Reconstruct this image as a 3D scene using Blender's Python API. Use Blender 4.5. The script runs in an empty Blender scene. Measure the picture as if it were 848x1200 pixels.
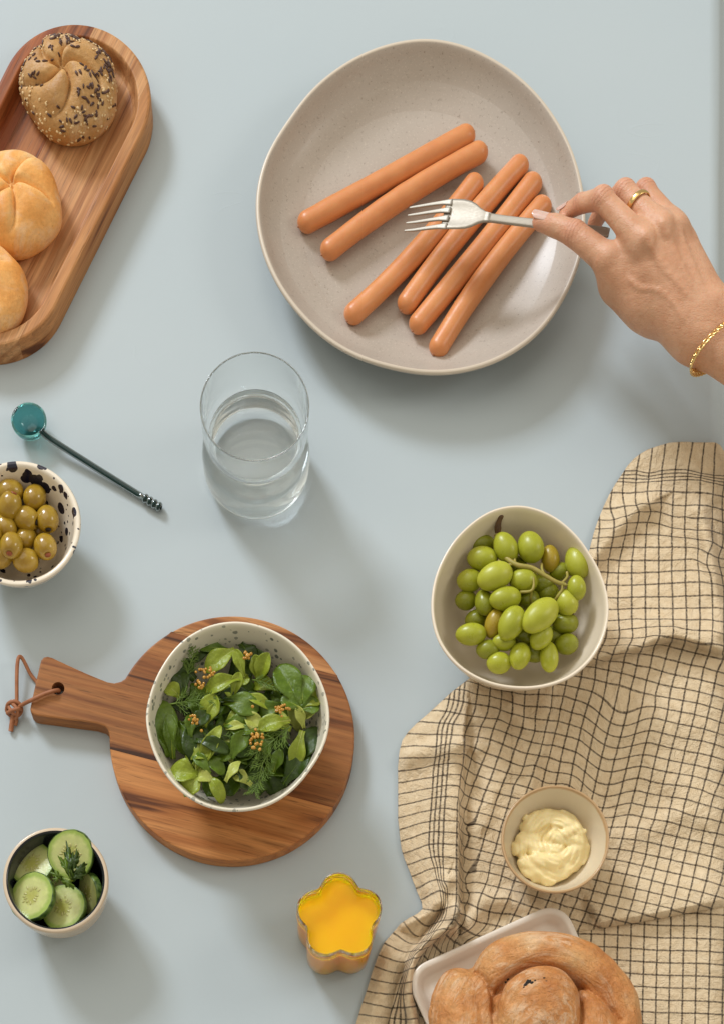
import bpy, math, random
import numpy as np
from mathutils import Vector

random.seed(7)
RNG = np.random.default_rng(7)
SC = bpy.context.scene
COL = SC.collection
PI = math.pi

# ------------------------------------------------------------------ camera
PPM = 1400.0                    # photograph pixels per metre on the table top
CAMZ = 1.5
NPX, NPY = 330.0, 1680.0        # photograph point straight below the lens
NX, NY = (NPX - 424) / PPM, (600 - NPY) / PPM

cam_d = bpy.data.cameras.new('camera')
cam = bpy.data.objects.new('camera', cam_d)
COL.objects.link(cam)
cam.location = (NX, NY, CAMZ)
cam.rotation_euler = (0, 0, 0)
cam_d.sensor_fit = 'VERTICAL'
cam_d.sensor_height = 36.0
cam_d.sensor_width = 36.0
cam_d.lens = 36.0 * CAMZ / (1200 / PPM)
cam_d.shift_x = (424 - NPX) / 1200
cam_d.shift_y = (NPY - 600) / 1200
cam_d.clip_start = 0.01
cam_d.clip_end = 60
SC.camera = cam

# ------------------------------------------------------------------ light
world = bpy.data.worlds.new('World')
SC.world = world
world.use_nodes = True
bg = world.node_tree.nodes['Background']
bg.inputs['Color'].default_value = (1.0, 0.93, 0.79, 1)
bg.inputs['Strength'].default_value = 0.46


def area_light(name, direction, dist, size, power, color):
    d = Vector(direction).normalized()
    l = bpy.data.lights.new(name, 'AREA')
    l.shape = 'SQUARE'
    l.size = size
    l.energy = power
    l.color = color
    o = bpy.data.objects.new(name, l)
    COL.objects.link(o)
    o.location = d * dist
    o.rotation_euler = d.to_track_quat('Z', 'Y').to_euler()
    return o


area_light('key_window_light', (-0.46, 0.69, 0.56), 6.5, 1.45, 285, (0.86, 0.92, 1.0))
area_light('added_overhead_light', (-0.30, 0.35, 0.88), 3.6, 3.4, 38, (1.0, 0.94, 0.84))  # added wide lamp, takes over part of the even ambient light
area_light('fill_light', (0.80, 0.12, 0.62), 2.6, 0.7, 10, (1.0, 0.95, 0.88))

vs = SC.view_settings
vs.view_transform = 'Standard'
vs.look = 'None'
vs.exposure = 0.05
vs.gamma = 1.0
SC.display_settings.display_device = 'sRGB'
cy = SC.cycles
cy.max_bounces = 40
cy.transmission_bounces = 32
cy.glossy_bounces = 32
cy.diffuse_bounces = 4
cy.transparent_max_bounces = 8
cy.caustics_reflective = True
cy.caustics_refractive = True
cy.blur_glossy = 0.3
cy.sample_clamp_indirect = 16.0
cy.use_denoising = True


# ------------------------------------------------------------------ helpers
def at(px, py, z=0.0):
    """world point at height z that the photograph shows at pixel px, py"""
    wx, wy = (px - 424) / PPM, (600 - py) / PPM
    k = 1 - z / CAMZ
    return np.array([NX + (wx - NX) * k, NY + (wy - NY) * k, z])


def at_arr(px, py, z):
    wx, wy = (px - 424) / PPM, (600 - py) / PPM
    k = 1 - z / CAMZ
    return np.stack([NX + (wx - NX) * k, NY + (wy - NY) * k, z + 0 * wx], -1)


def tag(o, label, cat, group=None):
    o['label'] = label
    o['category'] = cat
    if group:
        o['group'] = group
    return o


def thing(name, loc, label, cat, group=None):
    o = bpy.data.objects.new(name, None)
    o.empty_display_size = 0.02
    COL.objects.link(o)
    o.location = Vector([float(c) for c in loc])
    return tag(o, label, cat, group)


def worldloc(o):
    p = np.array(o.location)
    while o.parent:
        o = o.parent
        p = p + np.array(o.location)
    return p


def mk(name, verts, faces, mat=None, parent=None, base=None, smooth=True, sub=0, kind=None, solid=None):
    """one mesh object; verts are given in world space"""
    v = np.asarray(verts, dtype=float).reshape(-1, 3)
    if base is None:
        base = np.array([v[:, 0].mean(), v[:, 1].mean(), v[:, 2].min()])
    base = np.asarray(base, float)
    me = bpy.data.meshes.new(name)
    me.from_pydata((v - base).tolist(), [], faces if isinstance(faces, list) else faces.tolist())
    me.update()
    if smooth:
        me.shade_smooth()
    if mat:
        me.materials.append(mat)
    o = bpy.data.objects.new(name, me)
    COL.objects.link(o)
    if parent:
        o.parent = parent
        o.location = Vector((base - worldloc(parent)).tolist())
    else:
        o.location = Vector(base.tolist())
    if solid:
        m = o.modifiers.new('thickness', 'SOLIDIFY')
        m.thickness = solid
        m.offset = -1
    if sub:
        m = o.modifiers.new('sub', 'SUBSURF')
        m.levels = m.render_levels = sub
    if kind:
        o['kind'] = kind
    return o


def copy_mesh(o, parent, loc, rot=None, scale=None):
    c = o.copy()
    COL.objects.link(c)
    c.parent = parent
    c.location = loc
    if rot is not None:
        c.rotation_euler = rot
    if scale is not None:
        c.scale = scale
    return c


def gridf(nu, nv, cu=False, cv=False):
    """faces for nu x nv vertices, index = i*nv + j"""
    i = np.arange(nu if cu else nu - 1)
    j = np.arange(nv if cv else nv - 1)
    I, J = np.meshgrid(i, j, indexing='ij')
    I2, J2 = (I + 1) % nu, (J + 1) % nv
    return np.stack([I * nv + J, I2 * nv + J, I2 * nv + J2, I * nv + J2], -1).reshape(-1, 4)


def noise3(p, scale, seed=0):
    """cheap smooth pseudo noise, about -1..1"""
    r = np.random.default_rng(seed)
    out = 0
    for k in range(6):
        d = r.normal(size=3)
        d /= np.linalg.norm(d)
        out = out + np.sin((p @ d) * scale * (0.7 + 0.25 * k) + r.uniform(0, 6.28) + 1.7 * np.sin((p @ np.roll(d, 1)) * scale * 0.6 + k))
    return out / 3.2


def tube(path, rad, n=8, caps=True):
    """swept circle; rad scalar or list"""
    P = np.asarray(path, float)
    m = len(P)
    R = np.full(m, rad) if np.isscalar(rad) else np.asarray(rad, float)
    T = np.gradient(P, axis=0)
    T /= np.linalg.norm(T, axis=1)[:, None] + 1e-12
    up = np.array([0, 0, 1.0]) if abs(T[0][2]) < 0.9 else np.array([1.0, 0, 0])
    a = np.cross(T[0], up)
    a /= np.linalg.norm(a)
    vs_ = []
    for i in range(m):
        a = a - T[i] * (a @ T[i])
        a /= np.linalg.norm(a) + 1e-12
        b = np.cross(T[i], a)
        th = np.arange(n) * 2 * PI / n
        vs_.append(P[i] + R[i] * (np.cos(th)[:, None] * a + np.sin(th)[:, None] * b))
    V = np.concatenate(vs_)
    F = gridf(m, n, False, True).tolist()
    if caps:
        F.append(list(range(n))[::-1])
        F.append([(m - 1) * n + k for k in range(n)])
    return V, F


def join(parts):
    V, F, o = [], [], 0
    for v, f in parts:
        v = np.asarray(v)
        V.append(v)
        F += [[a + o for a in q] for q in (f if isinstance(f, list) else f.tolist())]
        o += len(v)
    return np.concatenate(V), F


def spline(pts, n):
    """Catmull-Rom through points"""
    P = np.asarray(pts, float)
    P = np.vstack([2 * P[0] - P[1], P, 2 * P[-1] - P[-2]])
    out = []
    m = len(P) - 3
    for t in np.linspace(0, m, n):
        i = min(int(t), m - 1)
        u = t - i
        a, b, c, d = P[i:i + 4]
        out.append(0.5 * ((2 * b) + (-a + c) * u + (2 * a - 5 * b + 4 * c - d) * u * u + (-a + 3 * b - 3 * c + d) * u ** 3))
    return np.array(out)


def ellipsoid(c, rx, ry, rz, rot=None, nu=20, nv=14):
    th = np.linspace(0, PI, nv)
    ph = np.arange(nu) * 2 * PI / nu
    T, Ph = np.meshgrid(th, ph, indexing='ij')
    V = np.stack([rx * np.sin(T) * np.cos(Ph), ry * np.sin(T) * np.sin(Ph), rz * np.cos(T)], -1).reshape(-1, 3)
    if rot is not None:
        V = V @ np.array(rot).T
    return V + np.asarray(c), gridf(nv, nu, False, True).tolist()


def frame(axis):
    """rotation matrix whose z column is axis"""
    z = np.asarray(axis, float)
    z = z / np.linalg.norm(z)
    x = np.cross([0, 0, 1.0], z) if abs(z[2]) < 0.95 else np.cross([0, 1.0, 0], z)
    x /= np.linalg.norm(x)
    return np.stack([x, np.cross(z, x), z], 1)


def sstep(a, b, x):
    t = np.clip((x - a) / (b - a), 0, 1)
    return t * t * (3 - 2 * t)


# --- signed distance modelling -> mesh (surface nets)
def sd_cone(P, a, b, ra, rb, flat=None):
    a, b = np.asarray(a, np.float32), np.asarray(b, np.float32)
    d = b - a
    L = float(d @ d) + 1e-12
    q = P - a
    t = np.clip((q @ d) / L, 0, 1)
    q = q - t[..., None] * d
    if flat is not None:
        q = q * np.array([1, 1, 1 / flat], np.float32)
    return np.sqrt((q * q).sum(-1)) - (ra + (rb - ra) * t)


def smin(a, b, k):
    h = np.clip(0.5 + 0.5 * (b - a) / k, 0, 1)
    return b + (a - b) * h - k * h * (1 - h)


def surface_nets(fn, lo, hi, h):
    lo, hi = np.asarray(lo, float), np.asarray(hi, float)
    n = np.ceil((hi - lo) / h).astype(int) + 1
    ax = [lo[k] + h * np.arange(n[k]) for k in range(3)]
    S = np.empty(n, np.float32)
    bs = 12
    nb = -(-n // bs)
    cen = np.stack(np.meshgrid(*[lo[k] + h * (bs * np.arange(nb[k]) + (bs - 1) / 2) for k in range(3)], indexing='ij'), -1)
    dc = fn(cen.reshape(-1, 3).astype(np.float32)).reshape(nb)
    S[:] = np.repeat(np.repeat(np.repeat(dc, bs, 0), bs, 1), bs, 2)[:n[0], :n[1], :n[2]]
    near = np.argwhere(np.abs(dc) < h * bs * 0.87 * 1.45 + 0.0015)
    loc = np.stack(np.meshgrid(*[np.arange(bs)] * 3, indexing='ij'), -1).reshape(-1, 3)
    for q0 in range(0, len(near), 150):
        ix = (near[q0:q0 + 150, None] * bs + loc[None]).reshape(-1, 3)
        ix = ix[(ix < n).all(1)]
        S[ix[:, 0], ix[:, 1], ix[:, 2]] = fn((lo + h * ix).astype(np.float32))
    neg = S < 0
    c = [neg[dx:n[0] - 1 + dx, dy:n[1] - 1 + dy, dz:n[2] - 1 + dz] for dx in (0, 1) for dy in (0, 1) for dz in (0, 1)]
    cnt = sum(k.astype(np.int8) for k in c)
    act = (cnt > 0) & (cnt < 8)
    idx = np.full(act.shape, -1, np.int64)
    A = np.argwhere(act)
    idx[act] = np.arange(len(A))
    acc = np.zeros((len(A), 3))
    num = np.zeros(len(A))
    offs = [(dx, dy, dz) for dx in (0, 1) for dy in (0, 1) for dz in (0, 1)]
    for p in range(8):
        for q in range(p + 1, 8):
            o1, o2 = np.array(offs[p]), np.array(offs[q])
            if np.abs(o1 - o2).sum() != 1:
                continue
            s1 = S[A[:, 0] + o1[0], A[:, 1] + o1[1], A[:, 2] + o1[2]]
            s2 = S[A[:, 0] + o2[0], A[:, 1] + o2[1], A[:, 2] + o2[2]]
            m = (s1 < 0) != (s2 < 0)
            t = np.where(m, s1 / np.where(m, s1 - s2, 1), 0)
            acc += np.where(m[:, None], o1 + t[:, None] * (o2 - o1), 0)
            num += m
    V = lo + h * (A + acc / num[:, None])
    F = []
    for a in range(3):
        b, cc = (a + 1) % 3, (a + 2) % 3
        sl1 = [slice(None)] * 3
        sl2 = [slice(None)] * 3
        sl1[a], sl2[a] = slice(0, -1), slice(1, None)
        ch = neg[tuple(sl1)] != neg[tuple(sl2)]
        E = np.argwhere(ch)
        ok = (E[:, b] > 0) & (E[:, cc] > 0) & (E[:, b] < n[b] - 1) & (E[:, cc] < n[cc] - 1)
        E = E[ok]
        inside = neg[E[:, 0], E[:, 1], E[:, 2]]
        q = []
        for db, dc in ((-1, -1), (0, -1), (0, 0), (-1, 0)):
            k = E.copy()
            k[:, b] += db
            k[:, cc] += dc
            q.append(idx[k[:, 0], k[:, 1], k[:, 2]])
        Q = np.stack(q, 1)
        Q[~inside] = Q[~inside][:, ::-1]
        F.append(Q)
    return V, np.concatenate(F)


# ------------------------------------------------------------------ materials
MATS = {}


class NT:
    def __init__(self, name):
        self.m = bpy.data.materials.new(name)
        self.m.use_nodes = True
        self.t = self.m.node_tree
        self.p = self.t.nodes['Principled BSDF']
        self.out = self.t.nodes['Material Output']
        MATS[name] = self.m

    def n(self, typ, **kw):
        nd = self.t.nodes.new(typ)
        for k, v in kw.items():
            if hasattr(nd, k):
                setattr(nd, k, v)
            else:
                nd.inputs[k.replace('_', ' ')].default_value = v
        return nd

    def l(self, a, b):
        self.t.links.new(a, b)

    def coord(self, kind='Object', scale=(1, 1, 1), rot=(0, 0, 0), loc=(0, 0, 0)):
        tc = self.n('ShaderNodeTexCoord')
        mp = self.n('ShaderNodeMapping')
        mp.inputs['Scale'].default_value = scale
        mp.inputs['Rotation'].default_value = rot
        mp.inputs['Location'].default_value = loc
        self.l(tc.outputs[kind], mp.inputs['Vector'])
        return mp.outputs['Vector']

    def noise(self, vec, scale, detail=4, rough=0.55, dist=0.0):
        nd = self.n('ShaderNodeTexNoise')
        nd.inputs['Scale'].default_value = scale
        nd.inputs['Detail'].default_value = detail
        nd.inputs['Roughness'].default_value = rough
        nd.inputs['Distortion'].default_value = dist
        self.l(vec, nd.inputs['Vector'])
        return nd.outputs['Fac']

    def ramp(self, fac, stops):
        nd = self.n('ShaderNodeValToRGB')
        e = nd.color_ramp.elements
        while len(e) < len(stops):
            e.new(0.5)
        for k, (p, c) in enumerate(stops):
            e[k].position = p
            e[k].color = (c if isinstance(c, tuple) else (c, c, c)) + (1,)
        self.l(fac, nd.inputs['Fac'])
        return nd.outputs['Color']

    def mix(self, fac, a, b, mode='MIX'):
        nd = self.n('ShaderNodeMix', data_type='RGBA', blend_type=mode)
        if isinstance(fac, (int, float)):
            nd.inputs[0].default_value = fac
        else:
            self.l(fac, nd.inputs[0])
        for s, v in ((6, a), (7, b)):
            if isinstance(v, tuple):
                nd.inputs[s].default_value = v + (1,)
            else:
                self.l(v, nd.inputs[s])
        return nd.outputs[2]

    def math(self, op, a, b=0.0, c=None):
        nd = self.n('ShaderNodeMath', operation=op)
        for k, v in ((0, a), (1, b), (2, c)):
            if v is None:
                continue
            if isinstance(v, (int, float)):
                nd.inputs[k].default_value = v
            else:
                self.l(v, nd.inputs[k])
        return nd.outputs[0]

    def bump(self, h, strength=0.3, dist=0.001, chain=None):
        nd = self.n('ShaderNodeBump')
        nd.inputs['Strength'].default_value = strength
        nd.inputs['Distance'].default_value = dist
        self.l(h, nd.inputs['Height'])
        if chain is not None:
            self.l(chain, nd.inputs['Normal'])
        self.l(nd.outputs['Normal'], self.p.inputs['Normal'])
        return nd.outputs['Normal']

    def set(self, **kw):
        names = {'color': 'Base Color', 'rough': 'Roughness', 'metal': 'Metallic', 'ior': 'IOR', 'trans': 'Transmission Weight',
                 'sss': 'Subsurface Weight', 'sss_r': 'Subsurface Radius', 'sss_s': 'Subsurface Scale', 'coat': 'Coat Weight',
                 'coat_r': 'Coat Roughness', 'spec': 'Specular IOR Level', 'sheen': 'Sheen Weight'}
        for k, v in kw.items():
            s = self.p.inputs[names[k]]
            if hasattr(v, 'is_linked') or isinstance(v, bpy.types.NodeSocket):
                self.l(v, s)
            elif k == 'color':
                s.default_value = v + (1,)
            else:
                s.default_value = v
        return self


def m_table():
    m = NT('painted_table')
    v = m.coord()
    big = m.noise(v, 3.0, 3)
    fine = m.noise(v, 260, 3)
    c = m.mix(m.ramp(big, [(0.3, 0.0), (0.7, 1.0)]), (0.450, 0.516, 0.545), (0.476, 0.536, 0.558))
    c = m.mix(m.math('MULTIPLY', m.ramp(m.noise(v, 90, 2), [(0.80, 0.0), (0.83, 1.0)]), 0.4), c, (0.20, 0.21, 0.21))
    m.set(color=c, rough=0.52, spec=0.3)
    b = m.bump(fine, 0.06, 0.0006)
    w = m.noise(v, 11, 3, 0.5, 0.6)
    b = m.bump(w, 0.10, 0.004, b)
    # a few hairline creases
    line = m.math('ABSOLUTE', m.math('SUBTRACT', m.noise(m.coord(scale=(4, 9, 1), rot=(0, 0, 0.2)), 2.2, 1), 0.5))
    k = m.math('MULTIPLY', m.ramp(line, [(0.0, 1.0), (0.004, 0.0)]), m.ramp(m.noise(v, 14, 1), [(0.62, 0.0), (0.66, 1.0)]))
    m.bump(k, 0.13, 0.0005, b)
    return m.m


def m_floor():
    m = NT('floor_boards')
    v = m.coord()
    m.set(color=m.mix(m.noise(v, 6), (0.34, 0.29, 0.23), (0.42, 0.36, 0.29)), rough=0.6)
    return m.m


def m_wood(name, ang, c_dark, c_mid, c_light, seed, gloss=0.42, band=9.0):
    m = NT(name)
    v = m.coord(rot=(0, 0, -ang), loc=(seed * 1.37, seed * 0.73, seed * 0.31))
    def st(sx, sy):
        mp = m.n('ShaderNodeMapping')
        mp.inputs['Scale'].default_value = (sx, sy, sy)
        m.l(v, mp.inputs['Vector'])
        return mp.outputs['Vector']
    bands = m.noise(st(1.2, band * 2.2), 2.4, 3, 0.55, 0.9)
    grain = m.noise(st(7, 260), 1.4, 4, 0.6, 0.4)
    pores = m.noise(st(30, 700), 1.3, 2, 0.6)
    c = m.ramp(bands, [(0.36, c_dark), (0.44, c_mid), (0.58, c_light), (0.72, c_mid)])
    g = m.ramp(grain, [(0.35, 0.55), (0.60, 1.08)])
    c = m.mix(0.55, c, g, 'MULTIPLY')
    pz = m.ramp(pores, [(0.60, 0.0), (0.68, 1.0)])
    c = m.mix(m.math('MULTIPLY', pz, 0.4), c, tuple(x * 0.35 for x in c_dark))
    m.set(color=c, rough=m.ramp(grain, [(0.3, gloss), (0.7, gloss + 0.14)]), spec=0.28)
    b = m.bump(grain, 0.18, 0.0005)
    m.bump(pz, 0.25, -0.0003, b)
    return m.m


def m_ceramic(name, col, col2, rough=0.28, speck=None, speck_scale=160, rim=None, nscale=40, bump=0.1, coat=0.0):
    m = NT(name)
    v = m.coord()
    c = m.mix(m.noise(v, nscale, 4), col, col2)
    if speck:
        vo = m.n('ShaderNodeTexVoronoi')
        vo.inputs['Scale'].default_value = speck_scale
        m.l(m.mix(0.25, v, m.n('ShaderNodeTexNoise', Scale=speck_scale * 1.5).outputs['Color']), vo.inputs['Vector']) if False else m.l(v, vo.inputs['Vector'])
        sep = m.n('ShaderNodeSeparateColor')
        m.l(vo.outputs['Color'], sep.inputs[0])
        on = m.math('GREATER_THAN', sep.outputs[0], 0.50)
        size = m.math('MULTIPLY_ADD', sep.outputs[1], 0.28, 0.18)
        d = m.math('ADD', vo.outputs['Distance'], m.math('MULTIPLY', m.math('SUBTRACT', m.noise(v, speck_scale * 3, 2), 0.5), 0.25))
        sp = m.math('MULTIPLY', m.ramp(m.math('SUBTRACT', size, d), [(0.0, 0.0), (0.06, 1.0)]), on)
        c = m.mix(m.math('MULTIPLY', sp, m.math('MULTIPLY_ADD', sep.outputs[2], 0.4, 0.55)), c, speck)
    m.set(color=c, rough=rough, coat=coat, coat_r=0.12)
    m.bump(m.noise(v, 30, 3), bump, 0.002)
    return m.m


def m_simple(name, col, rough=0.5, metal=0.0, col2=None, nscale=60, bump=0.0, bscale=200, bdist=0.0005, **kw):
    m = NT(name)
    v = m.coord()
    if col2:
        m.set(color=m.mix(m.ramp(m.noise(v, nscale, 4), [(0.35, 0.0), (0.65, 1.0)]), col, col2))
    else:
        m.set(color=col)
    m.set(rough=rough, metal=metal, **kw)
    if bump:
        m.bump(m.noise(v, bscale, 4), bump, bdist)
    return m.m


def m_glass(name, col=(1, 1, 1), ior=1.48, rough=0.0):
    m = NT(name)
    m.set(color=col, rough=rough, trans=1.0, ior=ior)
    return m.m


def m_crust(name, cols, nscale=24, flour=0.0, bump=0.35):
    m = NT(name)
    v = m.coord()
    n1 = m.noise(v, nscale, 5, 0.6)
    n2 = m.noise(v, 340, 3)
    # the top of a roll bakes browner than its waist: follow the object's own height
    c = m.ramp(n1, [(0.28, cols[0]), (0.5, cols[1]), (0.72, cols[2])])
    c = m.mix(0.28, c, m.ramp(n2, [(0.3, 0.62), (0.7, 1.2)]), 'MULTIPLY')
    if flour:
        f = m.noise(m.coord(scale=(1, 1, 1)), 42, 6, 0.72, 1.2)
        c = m.mix(m.math('MULTIPLY', m.ramp(f, [(0.50, 0.0), (0.68, 1.0)]), flour), c, (0.78, 0.62, 0.47))
    cz = m.n('ShaderNodeAttribute', attribute_name='crease')
    c = m.mix(m.math('MULTIPLY', cz.outputs['Fac'], m.ramp(m.noise(v, 60, 3), [(0.3, 0.15), (0.7, 0.75)])), c, tuple(min(1.0, x * 1.22 + 0.03) for x in cols[2]))
    dk = m.ramp(m.noise(v, 900, 2, 0.7), [(0.60, 0.0), (0.72, 1.0)])
    c = m.mix(m.math('MULTIPLY', dk, 0.35), c, tuple(x * 0.45 for x in cols[0]))
    m.set(color=c, rough=m.ramp(n1, [(0.3, 0.42), (0.7, 0.6)]), spec=0.35, sss=0.06, sss_r=(0.004, 0.002, 0.001), sss_s=1.0)
    b = m.bump(n2, bump * 1.0, 0.0008)
    b = m.bump(m.noise(v, 900, 2), bump * 0.8, 0.0004, b)
    m.bump(m.noise(v, 75, 5, 0.6), bump * 1.5, 0.0022, b)
    return m, m.m


# ------------------------------------------------------------------ setting
EDGE = (838 - 424) / PPM        # where the table top ends on the right


def table_z(x):
    """height of the covered table along x (a world array)"""
    d = x - EDGE
    return np.where(d < -0.006, 0.0, np.where(d < 0.004, -0.0022 * ((d + 0.006) / 0.010) ** 2 * 2, -0.0044 - (d - 0.004) * 1.35))


xs = np.concatenate([np.linspace(-0.75, EDGE - 0.006, 30), np.linspace(EDGE - 0.0055, EDGE + 0.006, 14), np.linspace(EDGE + 0.01, EDGE + 0.14, 12)])
ys = np.linspace(-0.85, 0.85, 40)
X, Y = np.meshgrid(xs, ys, indexing='ij')
wav = np.where(X > EDGE, (X - EDGE) * 0.10 * np.sin(Y * 19 + 0.7 * np.sin(Y * 41)), 0)
tb = mk('table', np.stack([X + wav, Y, table_z(X)], -1), gridf(len(xs), len(ys)), m_table(), base=(0, 0, 0))
tb['kind'] = 'structure'
fl = mk('floor', [(-3, -3, -0.74), (3, -3, -0.74), (3, 3, -0.74), (-3, 3, -0.74)], [[0, 1, 2, 3]], m_floor(), base=(0, 0, -0.74))
fl['kind'] = 'structure'

# ------------------------------------------------------------------ checked towel
CP = []     # control points: px, py, u, v  (weave lines counted on the photograph)


def tile(ox, oy, pts):
    for x, y, u, v in pts:
        CP.append((ox + x / 5.3, oy + y / 5.3, u, v))


for xs_, v_, yy in (
        ([(150, 350), (215, 352), (297, 350), (370, 342), (452, 340), (530, 343), (612, 350), (695, 352), (775, 360), (830, 372)], 1, 0),):
    tile(688, 512, [(x, y, 10 + k, v_) for k, (x, y) in enumerate(xs_)])
tile(688, 512, [(320, 130, 12, -2.5), (400, 80, 13, -3), (482, 55, 14, -3.2), (565, 50, 15, -3.2), (648, 52, 16, -3.2), (720, 62, 17, -3.1), (785, 90, 18, -2.8)])
tile(688, 512, [(222, 245, 11, -0.6), (303, 212, 12, -1), (380, 230, 13, -1), (460, 213, 14, -1), (543, 207, 15, -1), (622, 210, 16, -1), (703, 232, 17, -1), (780, 243, 18, -1),
                (300, 290, 12, 0), (375, 285, 13, 0), (458, 278, 14, 0), (537, 273, 15, 0), (617, 268, 16, 0), (698, 270, 17, 0), (778, 290, 18, 0)])
tile(688, 512, [(140, 450, 10, 2), (230, 435, 11, 2), (300, 432, 12, 2), (378, 420, 13, 2), (452, 410, 14, 2), (527, 428, 15, 2), (608, 430, 16, 2), (692, 430, 17, 2), (772, 438, 18, 2), (828, 455, 19, 2),
                (165, 520, 10, 3), (238, 500, 11, 3), (315, 460, 12, 3), (390, 458, 13, 3), (450, 470, 14, 3), (523, 495, 15, 3), (603, 500, 16, 3), (690, 505, 17, 3), (770, 512, 18, 3),
                (240, 530, 11, 4), (305, 532, 12, 4), (368, 535, 13, 4), (445, 545, 14, 4), (523, 570, 15, 4), (600, 578, 16, 4), (687, 580, 17, 4), (765, 588, 18, 4),
                (230, 606, 11, 5), (290, 610, 12, 5), (362, 610, 13, 5), (440, 612, 14, 5), (520, 620, 15, 5), (603, 630, 16, 5), (687, 640, 17, 5), (770, 655, 18, 5), (828, 690, 19, 5),
                (140, 685, 10, 6), (215, 690, 11, 6), (283, 688, 12, 6), (357, 690, 13, 6), (440, 690, 14, 6), (522, 688, 15, 6), (607, 688, 16, 6), (690, 693, 17, 6), (750, 725, 18, 6), (805, 755, 19, 6),
                (195, 772, 11, 7), (275, 772, 12, 7), (355, 772, 13, 7), (440, 772, 14, 7), (520, 770, 15, 7), (605, 765, 16, 7), (685, 772, 17, 7), (745, 800, 18, 7)])
tile(688, 662, [(125, 50, 10, 8), (190, 55, 11, 8), (272, 55, 12, 8), (355, 52, 13, 8), (440, 48, 14, 8), (520, 42, 15, 8), (605, 40, 16, 8), (690, 38, 17, 8), (760, 45, 18, 8),
                (188, 130, 11, 9), (272, 130, 12, 9), (357, 127, 13, 9), (440, 123, 14, 9), (522, 118, 15, 9), (605, 113, 16, 9), (692, 110, 17, 9), (770, 118, 18, 9),
                (188, 208, 11, 10), (272, 205, 12, 10), (357, 203, 13, 10), (440, 203, 14, 10), (525, 202, 15, 10), (608, 198, 16, 10), (693, 195, 17, 10), (775, 190, 18, 10),
                (188, 280, 11, 11), (272, 275, 12, 11), (358, 272, 13, 11), (442, 273, 14, 11), (527, 275, 15, 11), (610, 273, 16, 11), (693, 272, 17, 11), (778, 270, 18, 11), (838, 275, 19, 11),
                (192, 348, 11, 12), (273, 342, 12, 12), (360, 345, 13, 12), (443, 345, 14, 12), (528, 345, 15, 12), (612, 347, 16, 12), (695, 345, 17, 12), (778, 350, 18, 12), (838, 360, 19, 12),
                (195, 410, 11, 13), (275, 400, 12, 13), (360, 390, 13, 13), (445, 385, 14, 13), (530, 385, 15, 13), (612, 405, 16, 13), (692, 412, 17, 13), (775, 415, 18, 13), (838, 432, 19, 13),
                (110, 465, 10, 14), (195, 460, 11, 14), (277, 462, 12, 14), (360, 455, 13, 14), (445, 445, 14, 14), (527, 448, 15, 14), (608, 462, 16, 14), (690, 485, 17, 14), (767, 492, 18, 14), (840, 505, 19, 14),
                (415, 490, 14, 15), (505, 510, 15, 15), (585, 530, 16, 15), (668, 550, 17, 15), (745, 572, 18, 15), (833, 590, 19, 15),
                (150, 560, 11, 16.2), (235, 540, 12, 16), (318, 553, 13, 16), (400, 567, 14, 16), (483, 587, 15, 16), (562, 605, 16, 16), (640, 625, 17, 16), (720, 640, 18, 16), (800, 665, 19, 16),
                (55, 580, 10, 17), (137, 600, 11, 17), (222, 608, 12, 17), (303, 630, 13, 17), (385, 640, 14, 17), (460, 665, 15, 17), (540, 685, 16, 17), (620, 700, 17, 17), (705, 718, 18, 17), (785, 740, 19, 17),
                (113, 735, 11, 19), (195, 750, 12, 19), (265, 775, 13, 19), (350, 800, 14, 19), (418, 815, 15, 19)])
tile(688, 802, [(418, 143, 15, 20), (400, 212, 15, 21), (380, 290, 15, 22), (360, 365, 15, 23), (343, 440, 15, 24), (328, 512, 15, 25), (310, 585, 15, 26), (290, 663, 15, 27), (270, 740, 15, 28),
                (498, 160, 16, 20), (460, 305, 16, 22), (422, 455, 16, 24), (390, 603, 16, 26), (350, 760, 16, 28),
                (660, 190, 18, 20), (622, 340, 18, 22), (583, 490, 18, 24), (545, 630, 18, 26), (510, 775, 18, 28),
                (740, 210, 19, 20), (703, 352, 19, 22), (662, 505, 19, 24), (630, 640, 19, 26), (590, 797, 19, 28),
                (815, 237, 20, 20), (765, 448, 20, 23), (710, 662, 20, 26), (663, 822, 20, 28), (835, 550, 21, 24), (780, 690, 21, 26), (742, 835, 21, 28),
                (162, 160, 12, 20), (120, 307, 12, 22), (85, 455, 12, 24), (50, 605, 12, 26),
                (240, 180, 13, 20), (203, 330, 13, 22), (165, 470, 13, 24), (130, 625, 13, 26), (93, 770, 13, 28)])
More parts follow.
